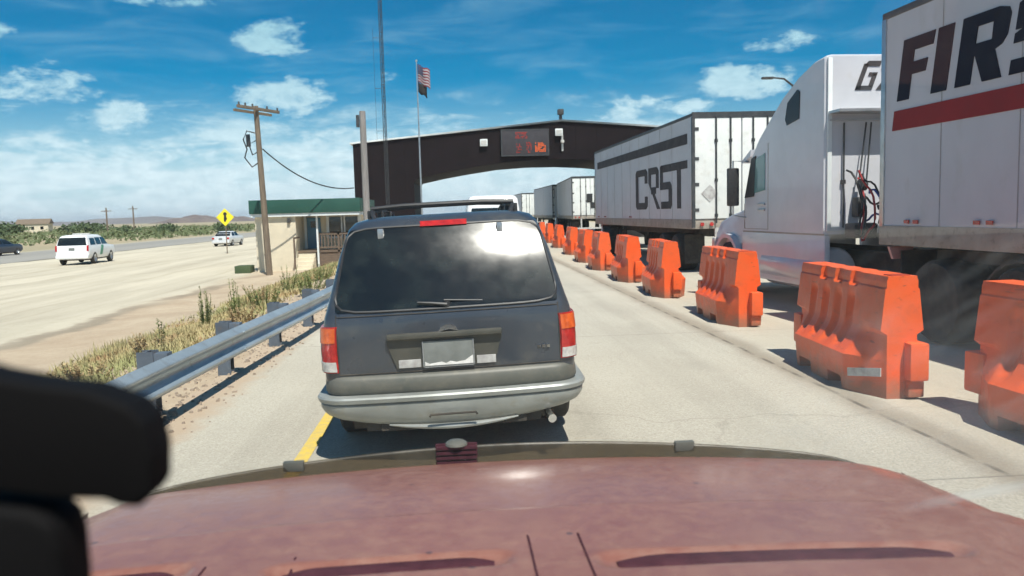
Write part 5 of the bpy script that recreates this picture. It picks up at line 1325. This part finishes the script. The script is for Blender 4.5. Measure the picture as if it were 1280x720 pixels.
# ------------------------------------------------------------------ sun, sky, camera
sv = Vector((.17, -.55, 1.0)).normalized()
sun = bpy.data.lights.new('sun', 'SUN'); sun.energy = 5.0; sun.angle = R(.53); sun.color = (1, .95, .86)
so = bpy.data.objects.new('sun', sun); col.objects.link(so); so.rotation_euler = sv.to_track_quat('Z', 'Y').to_euler(); so.location = (0, -20, 40)
W_ = bpy.data.worlds.new('World'); sc.world = W_; W_.use_nodes = True
t = NT.__new__(NT); t.t = W_.node_tree; t.t.nodes.clear()
out = t.n('ShaderNodeOutputWorld'); bg = t.n('ShaderNodeBackground'); bg.inputs[1].default_value = .085; t.l(bg.outputs[0], out.inputs[0])
sky = t.n('ShaderNodeTexSky'); sky.sky_type = 'NISHITA'; sky.sun_disc = False
sky.sun_elevation = math.asin(sv.z); sky.sun_rotation = math.atan2(sv.x, sv.y); sky.air_density = 1.0; sky.dust_density = .4; sky.ozone_density = 2.2; sky.altitude = 900
hs = t.n('ShaderNodeHueSaturation'); hs.inputs['Saturation'].default_value = 1.75; hs.inputs['Value'].default_value = .84; hs.inputs['Hue'].default_value = .490
t.l(sky.outputs[0], hs.inputs['Color'])
tc = t.n('ShaderNodeTexCoord'); D = tc.outputs['Generated']
sx = t.n('ShaderNodeSeparateXYZ'); t.l(D, sx.inputs[0]); X, Y, Z = sx.outputs
az = t.math('ARCTAN2', X, Y); el = t.math('ARCSINE', Z)
cv = t.n('ShaderNodeCombineXYZ'); t.l(az, cv.inputs[0]); t.l(t.math('MULTIPLY', el, 1.9), cv.inputs[1]); P_ = cv.outputs[0]
n1 = t.noise(P_, 17, 8, .60, .25); n2 = t.noise(P_, 46, 6, .6, .2)
nn = t.math('ADD', t.math('MULTIPLY', n1, .75), t.math('MULTIPLY', n2, .25))
CLOUDS = [(-.44, .088, .05, .011, .9), (-.33, .079, .06, .011, .9), (-.262, .098, .045, .012, .9), (-.15, .10, .05, .014, .9), (.30, .122, .05, .012, .9), (-.09, .165, .03, .010, .7), (.20, .115, .05, .012, .9), (-.49, .20, .03, .010, .7), (-0.445, 0.149, 0.046, 0.025, 1), (-0.379, 0.116, 0.039, 0.019, 1), (-0.214, 0.208, 0.046, 0.025, 1), (-0.199, 0.142, 0.061, 0.025, 1.1), (-0.326, 0.243, 0.052, 0.009, 0.9), (0.241, 0.128, 0.047, 0.013, 0.8), (0.344, 0.144, 0.064, 0.023, 1.1), (0.391, 0.184, 0.045, 0.013, 1), (-0.253, 0.107, 0.054, 0.015, 0.6), (-0.425, 0.131, 0.047, 0.008, 0.5)]
acc = None
for (a0, e0, ra, re, k) in CLOUDS:
    dx = t.math('DIVIDE', t.math('SUBTRACT', az, a0), ra); dy = t.math('DIVIDE', t.math('SUBTRACT', el, e0), re)
    d = t.math('ADD', t.math('MULTIPLY', dx, dx), t.math('MULTIPLY', dy, dy))
    g_ = t.math('MULTIPLY', t.math('SUBTRACT', 1.0, t.math('MULTIPLY', d, .48)), k)
    g_ = t.math('MAXIMUM', g_, 0)
    acc = g_ if acc is None else t.math('MAXIMUM', acc, g_)
acc = t.math('MINIMUM', acc, 1.)
cl = t.ramp(t.math('ADD', t.math('MULTIPLY', acc, .38), nn), .70, .88, 'S')
cl = t.math('MULTIPLY', cl, t.ramp(acc, 0, .3, 'S'))
# low broken haze cloud near the horizon and thin streaks
mp = t.n('ShaderNodeMapping'); mp.inputs['Scale'].default_value = (1, 2.6, 1); t.l(P_, mp.inputs[0])
n3 = t.noise(mp.outputs[0], 6.5, 7, .6, .5)
lowf = t.ramp(el, .15, .03, 'S')
lowc = t.math('MULTIPLY', t.ramp(t.math('ADD', t.math('ADD', t.math('MULTIPLY', n3, .6), t.math('MULTIPLY', nn, .4)), t.math('MULTIPLY', lowf, .15)), .49, .66, 'S'), t.ramp(el, .20, .08, 'S'))
strk = t.math('MULTIPLY', t.ramp(n3, .42, .80, 'S'), .22)
# generic scattered cloud elsewhere in the sky (behind and above the camera)
oth = t.math('MULTIPLY', t.ramp(t.noise(P_, 3.5, 7, .6, .4), .56, .70, 'S'), t.ramp(t.math('ABSOLUTE', az), .85, 1.1))
f1 = t.math('MAXIMUM', t.math('MULTIPLY', cl, .82), t.math('MULTIPLY', lowc, .88)); f1 = t.math('MAXIMUM', f1, strk); f1 = t.math('MAXIMUM', f1, t.math('MULTIPLY', oth, .8))
ccol = t.mix(t.ramp(el, .24, .06), (4.3, 7.4, 8.2), (8.0, 9.5, 10.2))
ccol = t.mix(t.math('MULTIPLY', t.ramp(n2, .62, .38), .35), ccol, (3.6, 5.8, 7.0))
skyc = t.mix(t.math('MULTIPLY', t.ramp(el, .16, .0, 'S'), .75), hs.outputs[0], (5.0, 7.6, 9.4))
fin = t.mix(f1, skyc, ccol)
# added bright blob in the unseen sky behind, for glare on the SUV rear glass
dx = t.math('DIVIDE', t.math('SUBTRACT', az, 2.70), .17); dy = t.math('DIVIDE', t.math('SUBTRACT', el, .82), .085)
gl_ = t.math('ADD', t.math('SUBTRACT', 1.0, t.math('ADD', t.math('MULTIPLY', dx, dx), t.math('MULTIPLY', dy, dy))), t.math('MULTIPLY', t.math('SUBTRACT', nn, .5), 3.0))
fin = t.mix(t.ramp(gl_, 0., .9, 'S'), fin, (22, 23, 23))
t.l(fin, bg.inputs[0])

cam = bpy.data.cameras.new('camera'); co_ = bpy.data.objects.new('camera', cam); col.objects.link(co_); sc.camera = co_
cam.lens = 36 * 1000 / 1280; cam.sensor_width = 36; cam.clip_start = .02; cam.clip_end = 20000
th, ps, ro = R(5.35), R(3.73), .027
f_ = Vector((math.sin(ps) * math.cos(th), math.cos(ps) * math.cos(th), -math.sin(th))); r0 = Vector((math.cos(ps), -math.sin(ps), 0)); u0 = r0.cross(f_)
up = u0 * math.cos(ro) + r0 * math.sin(ro); rt = r0 * math.cos(ro) - u0 * math.sin(ro)
co_.matrix_world = Matrix(((rt.x, up.x, -f_.x, 0), (rt.y, up.y, -f_.y, 0), (rt.z, up.z, -f_.z, 1.7), (0, 0, 0, 1)))
cam.dof.use_dof = True; cam.dof.focus_distance = 6.5; cam.dof.aperture_fstop = 28.1 / 5.0
sc.view_settings.view_transform = 'Standard'; sc.view_settings.look = 'None'; sc.view_settings.exposure = .45; sc.view_settings.gamma = 1
sc.cycles.use_denoising = True; sc.cycles.use_adaptive_sampling = True; sc.cycles.adaptive_threshold = .03; sc.cycles.volume_bounces = 0
sc.cycles.max_bounces = 8; sc.cycles.transparent_max_bounces = 12; sc.cycles.sample_clamp_indirect = 6
sc.render.engine = 'CYCLES'
